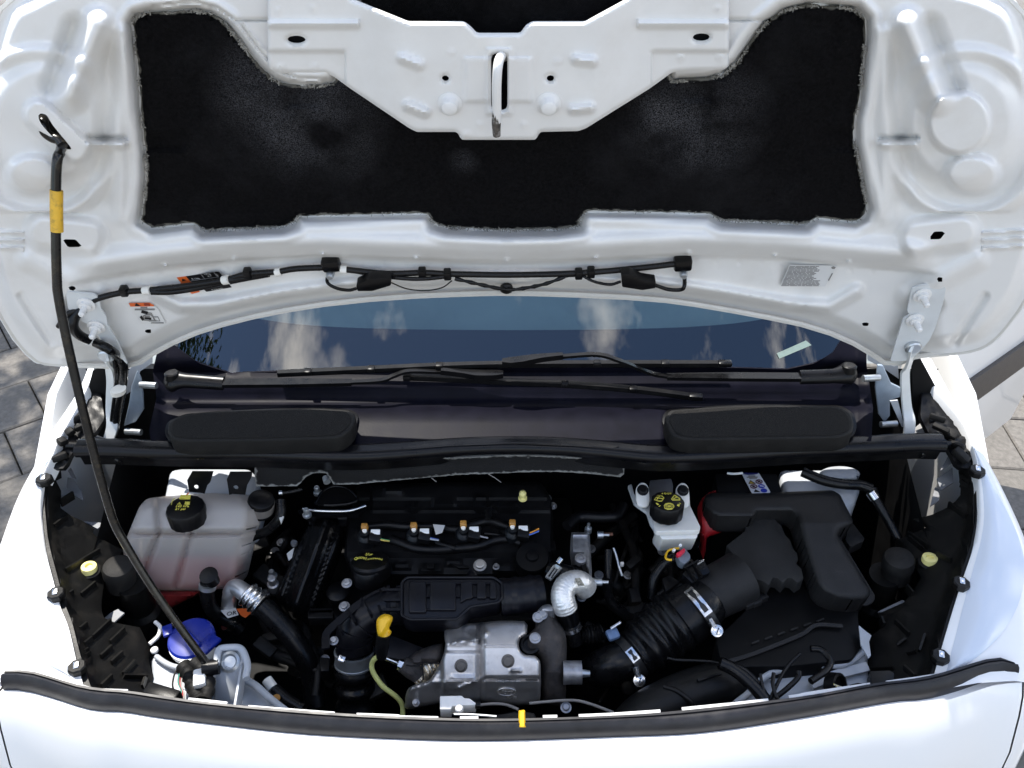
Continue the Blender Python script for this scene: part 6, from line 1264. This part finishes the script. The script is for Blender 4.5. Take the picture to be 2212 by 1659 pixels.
# ================================================================== air filter box
ab = thing('air_filter_box', 'big black air filter box with an angled duct moulded on its lid', 'air filter')
ABM = mat('airbox_plastic', (.030, .029, .029), .5, var=.2, spec=.4, bmp=.35, bscale=650, dirt=(.045, .042, .038), dirt_amt=.3, dscale=10)
ABL = mat('airbox_lid_plastic', (.044, .043, .042), .62, var=.15, spec=.3, bmp=.4, bscale=800, dirt=(.06, .057, .052), dirt_amt=.3, dscale=10)
prism('lower_box', rnd(q('J', (1380, 800), (2050, 700), (2330, 900), (2560, 1480), (2540, 1700)) + [(1862, 1395), (1840, 1425), (1700, 1440), (1560, 1440), (1545, 1380)] + q('J', (1450, 1550), (1180, 960)), 8), .835, .20, mat('airbox_dark', (.006, .006, .0065), .5, spec=.3, var=.2), ab, bev=.008, seg=3)
prism('side_wing', rnd(q('K', (420, 700), (520, 830), (560, 880), (545, 910), (415, 972), (360, 900)), 5), .868, .02, ABM, ab, bev=.003)
lid = rnd(q('J', (1170, 958), (1375, 800), (1350, 665), (1640, 640), (1705, 720), (1742, 745), (1782, 850), (1832, 895), (1862, 985), (1905, 1040), (1915, 1105), (1890, 1140), (1950, 1195), (1972, 1300), (1905, 1342), (1852, 1292), (1808, 1285), (1760, 1342), (1700, 1292), (1655, 1283), (1612, 1366), (1545, 1322), (1480, 1302)), 2.2, 3)
lds = tilt(*q('J', (1580, 1000)), .885, R(6), R(-3))
prism('lid', lid, lds, .03, ABL, ab, bev=.003, seg=3)
duo = rnd(q('J', (938, 470), (965, 425), (1020, 410), (1500, 412), (2046, 388), (2270, 380), (2350, 425), (2486, 695), (2478, 735), (2345, 800), (2328, 855), (2666, 1420), (2662, 1475), (2615, 1515), (2500, 1526), (2310, 1503), (2180, 1440), (2120, 1370), (2035, 1140), (1955, 860), (1900, 650), (1840, 600), (1490, 605), (1452, 672), (1110, 668), (1010, 625), (945, 545)), 5)
def duh(X, Y, D): return .030 * dome(D, 9) - .018
dus = ZS(lambda X, Y: np.interp(Y, [1055, 1130, 1200, 1300], [.925, .925, .905, .880]))
sheet('duct', duo, dus, ABM, ab, step=4, h=lambda X, Y, D: .012 * dome(D, 16) - .010, thick=.045, smooth=60, tdir=(0, .2, -1))
fl_ = [tuple(np.array((1790, 1170)) + (np.array(p_) - np.array((1790, 1170))) * np.array((1.05, 1.03)) + np.array((2, 6))) for p_ in rnd(q('K', (-60, 800), (260, 780), (300, 860), (640, 1430), (630, 1490), (560, 1530), (260, 1512), (120, 1440), (60, 1370)), 6)]
prism('flange', fl_, ZS(lambda X, Y: np.interp(Y, [1130, 1200, 1300], [.895, .876, .850])), .006, ABM, ab, bev=.0015)
for a_, b_ in (((2045, 1150), (2120, 1400)), ((2100, 1155), (2180, 1395))): strip('ridge', [P(*q('J', a_), .892), P(*q('J', b_), .868)], .002, .008, (0, -.3, 1), ABM, ab)
sheet('emblem', q('K', (225, 1210), (370, 1215), (450, 1340), (250, 1310)), ZS([(1225, .9015), (1265, .8885)]), ABM, ab, holes=[q('K', (262, 1225), (285, 1226), (300, 1305), (275, 1302)), q('K', (310, 1235), (360, 1238), (410, 1315), (330, 1305))], step=0, thick=.002)
for p_ in ((1300, 1590), (1400, 1570), (1480, 1545), (1545, 1500)): box('lug', P(*q('J', p_), .840), (.018, .012, .012), ABM, ab, rot=axes((1, .5, 0), (0, 0, 1)), bev=.002)
for k_ in range(6): box('clip_slot', P(*q('O', (1750 + k_ * 135, 632 - k_ * 46)), .838), (.014, .003, .003), ABL, ab, rot=axes((1, .4, 0), (0, 0, 1)), bev=.0005)
strip('seam', [P(*q('O', (1450, 840)), .836), P(*q('O', (1750, 745)), .838), P(*q('O', (2212, 560)), .84), P(*q('Q', (60, 180)), .842), P(*q('Q', (330, 190)), .842)], .006, .004, (0, -.3, 1), ABM, ab)
# outlet tube
ot0, ot1, ot2 = P(*q('J', (1330, 1290)), .855), P(*q('J', (1130, 1400)), .850), P(*q('J', (920, 1510)), .842)
tube('outlet', [ot0, ot1, ot2], [.046, .045, .043], ABM, ab, sides=34, n=4)
lathe('outlet_bead', ot2, ot1 - ot2, [(.046, -.003), (.046, .003)], ABM, ab, segs=34)
# air flow sensor on the outlet
ms = thing('air_flow_sensor', 'air flow sensor with a red topped grey plug beside the brake reservoir', 'sensor')
prism('body', rnd(q('J', (715, 1250), (810, 1150), (880, 1110), (940, 1100), (1005, 1230), (985, 1245), (920, 1270), (820, 1345)), 2), tilt(*q('J', (850, 1220)), .900, R(15)), .03, BLKG, ms, bev=.002)
for a_, b_ in (((760, 1200), (860, 1315)), ((820, 1150), (920, 1275)), ((730, 1195), (880, 1115))): strip('rib', [P(*q('J', a_), .902), P(*q('J', b_), .904)], .003, .006, (0, -.3, 1), BLK, ms)
prism('plug', rnd(q('J', (690, 1120), (655, 1045), (745, 985), (795, 1050), (800, 1090), (735, 1145)), 2), tilt(*q('J', (730, 1070)), .912, R(15)), .02, mat('grey_plug', (.14, .16, .19), .4, var=.15), ms, bev=.002)
prism('red_lock', rnd(q('J', (650, 1040), (735, 980), (748, 1010), (700, 1055), (670, 1065)), 1.5), tilt(*q('J', (700, 1020)), .920, R(15)), .008, mat('red_lock', (.60, .02, .05), .4), ms, bev=.001)
prism('screw_head', q('J', (865, 1140), (885, 1110), (945, 1095), (940, 1112), (875, 1152)), ZS(.906), .004, STEEL, ms, bev=.0008)
tpx('yellow_wire', [(*p_, .905) for p_ in q('J', (605, 1105), (560, 1100), (543, 1070), (570, 1010), (630, 990), (680, 985))], .0020, YEL, ms, n=5, sides=8)
for p_ in ((690, 965), (625, 1015)): lathe('wire_end', P(*q('J', p_), .912), (0, -.4, 1), [(.0028, 0), (.0028, .006)], WPL, ms, segs=10)
prism('tab', q('J', (505, 1290), (590, 1260), (690, 1330), (560, 1420), (540, 1420)), ZS(.872), .012, BLK, ms, bev=.002)
tpx('harness', [(*q('J', (640, 1080)), .895), (*q('J', (520, 1150)), .88), (*q('J', (420, 1300)), .86), (*q('J', (400, 1500)), .83)], .008, RUB, ms, n=5, sides=10)
# corrugated intake hose
ih = thing('intake_hose', 'wide corrugated black intake hose held by two steel clamps', 'hose')
hpth = [ot2 + (ot1 - ot2) * .05, P(*q('O', (1120, 270)), .838), P(*q('O', (950, 400)), .825), P(*q('O', (780, 520)), .812), P(*q('O', (620, 650)), .80), P(*q('O', (470, 770)), .79), P(*q('O', (300, 850)), .785), P(*q('O', (120, 930)), .76), P(*q('O', (20, 1050)), .70)]
tube('hose', hpth, [.046, .049, .051, .050, .046, .036, .032, .030, .030], RUB, ih, sides=36, n=20, rf=lambda s: 1 + (.055 * math.sin(s * 88) if .2 < s < .52 else 0))
def clampw(c_, axis, r_, wd, p0, p1, scr):
    a_ = Vector(axis).normalized(); ck = lathe('hose_clamp', c_, a_, [(r_, -wd / 2), (r_ * 1.02, -wd / 2), (r_ * 1.02, wd / 2), (r_, wd / 2)], mat('clamp_dark', (.03, .03, .03), .35, metal=.5), ih, segs=40)
    # bright slotted band piece on the visible side
    n_ = 10; V = []; F = []; u_ = (Vector(p0) - Vector(c_)); u_ = (u_ - a_ * u_.dot(a_)).normalized(); w__ = (Vector(p1) - Vector(c_)); w__ = (w__ - a_ * w__.dot(a_)).normalized()
    ang = u_.angle(w__); v_ = (w__ - u_ * u_.dot(w__)).normalized()
    for i in range(n_ + 1):
        t_ = ang * i / n_; d_ = u_ * math.cos(t_) + v_ * math.sin(t_)
        for s_ in (-.5, -.26 + .12 * (3 < i < 7), .26 - .12 * (3 < i < 7), .5): V.append(Vector(c_) + d_ * r_ * 1.05 + a_ * wd * s_)
    for i in range(n_):
        for k in (0, 1, 2):
            if k == 1 and 0 < i < n_ - 1: continue
            F.append((i * 4 + k, i * 4 + k + 1, i * 4 + k + 5, i * 4 + k + 4))
    mk('slotted_band', V, F, STEEL, ck, 60)
    s0, s1 = scr; d_ = Vector(s1) - Vector(s0)
    tube('spring', [Vector(s0), Vector(s0) + d_ * .75], .0052, STEEL, ck, sides=12, n=24, rf=lambda s: 1 + .2 * math.sin(s * 50))
    h_ = lathe('screw_head', Vector(s1), (0, -.65, .75), [(.0095, -.004), (.0095, .002), (.0065, .0025), (.0065, .005), (.0055, .0055)], STEEL, ck, segs=22)
    box('screw_slot', Vector(s1) + Vector((0, -.65, .75)) * .0056, (.010, .0015, .001), INK, ck, rot=axes((.3, .6, .5), (0, -.65, .75)), bev=0)
clampw(P(*q('O', (1170, 300)), .842), hpth[1] - hpth[2], .0485, .016, P(*q('O', (1050, 90)), .885), P(*q('O', (1270, 350)), .88), (P(*q('O', (1275, 385)), .872), P(*q('O', (1350, 512)), .862)))
clampw(P(*q('O', (450, 785)), .789), hpth[4] - hpth[5], .0385, .014, P(*q('O', (450, 685)), .83), P(*q('O', (505, 870)), .825), (P(*q('O', (508, 885)), .815), P(*q('O', (545, 1028)), .80)))
# front air snorkel
sn = thing('air_snorkel', 'wide black plastic air snorkel at the front right of the bay', 'air duct')
tpx('duct', [(*q('O', (380, 1620)), .74), (*q('O', (600, 1410)), .785), (*q('O', (880, 1260)), .80), (*q('O', (1150, 1150)), .80), (*q('O', (1400, 1080)), .80), (*q('O', (1540, 1060)), .795)], [.040, .041, .042, .042, .041, .034], mat('snorkel_plastic', (.012, .012, .012), .42, var=.15, spec=.4, bmp=.2, bscale=500), sn, n=8, sides=30, flat=.9)
tpx('seam', [(*q('O', (800, 1090)), .838), (*q('O', (940, 1140)), .841), (*q('O', (1060, 1230)), .838), (*q('O', (1120, 1320)), .826)], .004, BLK, sn, n=5, sides=8)
strip('rib', [P(*q('O', (1150, 1030)), .846), P(*q('O', (1395, 955)), .842)], .003, .005, (0, -.3, 1), BLK, sn)
# pale crossmember at the right
xr = thing('right_crossmember', 'pale painted sheet metal crossmember behind loose cables, front right', 'crossmember')
sheet('plate', q('O', (1530, 1280), (1700, 1120), (1860, 980), (2030, 900), (2180, 870)) + q('Q', (60, 580), (300, 590), (480, 530), (590, 480), (590, 640), (610, 800), (0, 905)) + q('O', (2150, 1210), (1880, 1250)), ZS(.80), BAYW, xr, step=14, h=lambda X, Y, D: .004 * ss(D / 8), thick=.004)
tpx('rail', [(*p_, .822) for p_ in q('O', (1540, 1270), (1590, 1230), (1680, 1160), (1790, 1040), (1900, 960), (2030, 910), (2170, 875), (2200, 900))], .0052, BAYW, xr, n=5, sides=10)
tpx('rail', [(*p_, .822) for p_ in q('Q', (0, 575), (150, 595), (330, 590), (450, 530), (550, 445))], .0052, BAYW, xr, n=5, sides=10)
strip('rib', [P(*q('Q', (0, 800)), .815), P(*q('Q', (280, 690)), .815), P(*q('Q', (590, 610)), .815)], .014, .006, (0, -.2, 1), BAYW, xr)
sheet('side_plate', q('Q', (500, 180), (560, 230), (630, 285), (605, 350), (625, 490), (600, 520), (520, 380)), ZS(.85), BAYW, xr, step=0, thick=.003)
prism('corner_bracket', rnd(q('Q', (615, 655), (820, 645), (870, 680), (850, 800), (640, 815)), 3), .868, .02, BLK, xr, bev=.002)
wr = thing('right_wire_bundle', 'loose black wires over the pale crossmember, front right', 'wiring')
for c_, r_ in (((( 1380, 845), (1500, 900), (1640, 1000), (1760, 1120), (1850, 1230)), .010), (((1450, 870), (1600, 910), (1720, 1010), (1810, 1120), (1870, 1240)), .006), (((840, 795), (940, 815), (1100, 820), (1260, 830), (1370, 850)), .0022), (((1800, 960), (1820, 1060), (1850, 1180), (1900, 1250)), .0025), (((2212, 750), (2100, 860), (2020, 980), (1950, 1120), (1900, 1230)), .0028), (((1940, 950), (1930, 1060), (1960, 1180), (1990, 1240)), .003), (((2200, 930), (2190, 1000), (2080, 1110), (1980, 1190), (1930, 1240)), .004)):
    tpx('wire', [(*q('O', p_), .872 - .004 * i_) for i_, p_ in enumerate(c_)], r_, RUB, wr, n=5, sides=8)
for c_, r_ in ((((0, 425), (90, 430), (170, 490), (205, 560), (160, 650), (60, 720), (0, 760)), .0055), (((0, 440), (60, 430), (110, 440)), .002)): tpx('wire', [(*q('Q', p_), .872) for p_ in c_], r_, RUB, wr, n=5, sides=8)
lathe('bare_plug', P(*q('Q', (270, 810)), .835), (.6, -.5, .6), [(.020, -.01), (.020, .006), (.016, .007), (.015, .0)], BLK, wr, segs=20)
for k_ in range(6): tpx('strand', [(*q('Q', (235 + k_ * 9, 790 + k_ * 6)), .85), (*q('Q', (300 + k_ * 9, 815 + k_ * 3)), .846)], .0012, [YEL2, TAPE, ALU][k_ % 3], wr, n=2, sides=6)
prism('plug', q('Q', (400, 790), (490, 770), (610, 790), (520, 810)), .842, .01, BLK, wr, bev=.002)
box('blue_plug', P(*q('O', (270, 550)), .83), (.020, .018, .012), mat('blue_grey_plug', (.10, .16, .28), .4, var=.3, scale=120), wr, rot=axes((1, .4, 0), (0, -.3, 1)), bev=.003)
tpx('clip', [(*q('O', (250, 490)), .84), (*q('O', (350, 425)), .845)], .003, STEEL, wr, n=2, sides=8)
# black pipes between engine and reservoir
cp_ = thing('coolant_pipes', 'thin black pipes running down right of the engine', 'pipe')
tpx('pipe', [(*q('O', (215, 0)), .85), (*q('O', (225, 150)), .82), (*q('O', (300, 270)), .80), (*q('O', (450, 380)), .78), (*q('O', (560, 440)), .77)], .0085, RUB, cp_, n=6, sides=12)
tpx('pipe', [(*q('I', (1880, 1000)), .85), (*q('I', (1880, 1300)), .82), (*q('I', (1900, 1500)), .79), (*q('I', (2050, 1640)), .77)], .007, RUB, cp_, n=6, sides=12)
tpx('pipe', [(*q('J', (0, 980)), .85), (*q('J', (30, 1060)), .84), (*q('J', (60, 1180)), .83), (*q('J', (90, 1270)), .82)], .0025, ZINC, cp_, n=4, sides=8)
box('clip', P(*q('J', (90, 1150)), .835), (.006, .004, .010), PAPER, cp_, bev=.001)
# strut hose right
sh = thing('brake_pipe', 'black hose crossing the pale strut tower at the right', 'hose')
tpx('hose', [(*q('J', (1960, 190)), .945), (*q('J', (2050, 230)), .942), (*q('J', (2180, 280)), .938), (*q('J', (2380, 320)), .935), (*q('J', (2560, 330)), .932), (*q('J', (2680, 370)), .93)], .0095, RUB, sh, n=6, sides=12)
tpx('hose', [(*q('K', (640, 360)), .928), (*q('K', (680, 480)), .915), (*q('K', (760, 620)), .90), (*q('K', (830, 740)), .885), (*q('K', (910, 890)), .87)], .008, RUB, sh, n=6, sides=12)
tpx('ferrule', [(*q('K', (620, 400)), .928), (*q('K', (670, 470)), .92)], .0095, STEEL, sh, n=2, sides=12)
# latch at the middle of the front panel
lt = thing('bonnet_latch', 'bonnet latch with a yellow lever in the gap of the front seal', 'latch')
prism('body', q('N', (960, 1380), (1100, 1360), (1230, 1330), (1400, 1360), (1410, 1430), (1400, 1530), (880, 1530), (880, 1430)), .862, .05, BLK, lt, bev=.003)
sheet('yellow_lever', rnd(q('N', (1232, 1335), (1255, 1340), (1280, 1330), (1298, 1340), (1305, 1515), (1236, 1515), (1228, 1400)), 1.5), ZS([(1530, .902), (1575, .892)]), YEL, lt, step=4, h=lambda X, Y, D: .004 * ss(D / 2), thick=.006)
tpx('release_cable', [(*q('N', (780, 1290)), .835), (*q('N', (960, 1270)), .84), (*q('N', (1100, 1280)), .85), (*q('N', (1220, 1325)), .865)], .0022, GREYINK, lt, n=5, sides=8)
tpx('release_cable', [(*q('N', (1340, 1265)), .83), (*q('N', (1500, 1250)), .83), (*q('N', (1700, 1235)), .83), (*q('N', (1850, 1240)), .83), (*q('N', (2000, 1280)), .835), (*q('N', (2212, 1360)), .85)], .0022, GREYINK, lt, n=5, sides=8)
tpx('rod', [(*q('N', (560, 1378)), .872), (*q('N', (780, 1385)), .872), (*q('N', (1000, 1402)), .872)], .0020, ZINC, lt, n=3, sides=8)
sw = thing('bonnet_switch', 'white plastic bonnet switch behind the front seal', 'switch')
prism('housing', rnd(q('N', (415, 1190), (640, 1186), (668, 1212), (720, 1214), (785, 1262), (780, 1278), (540, 1290), (525, 1325), (415, 1325)), 2), .868, .02, WPL, sw, bev=.002)
lathe('plunger', P(*q('N', (615, 1325)), .868), (0, -.3, 1), [(.005, -.006), (.006, -.004), (.006, .004), (.004, .007)], WPL, sw, segs=16)
tpx('cable_end', [(*q('N', (780, 1285)), .862), (*q('N', (835, 1285)), .862)], .005, BLKG, sw, n=2, sides=10)
settle()
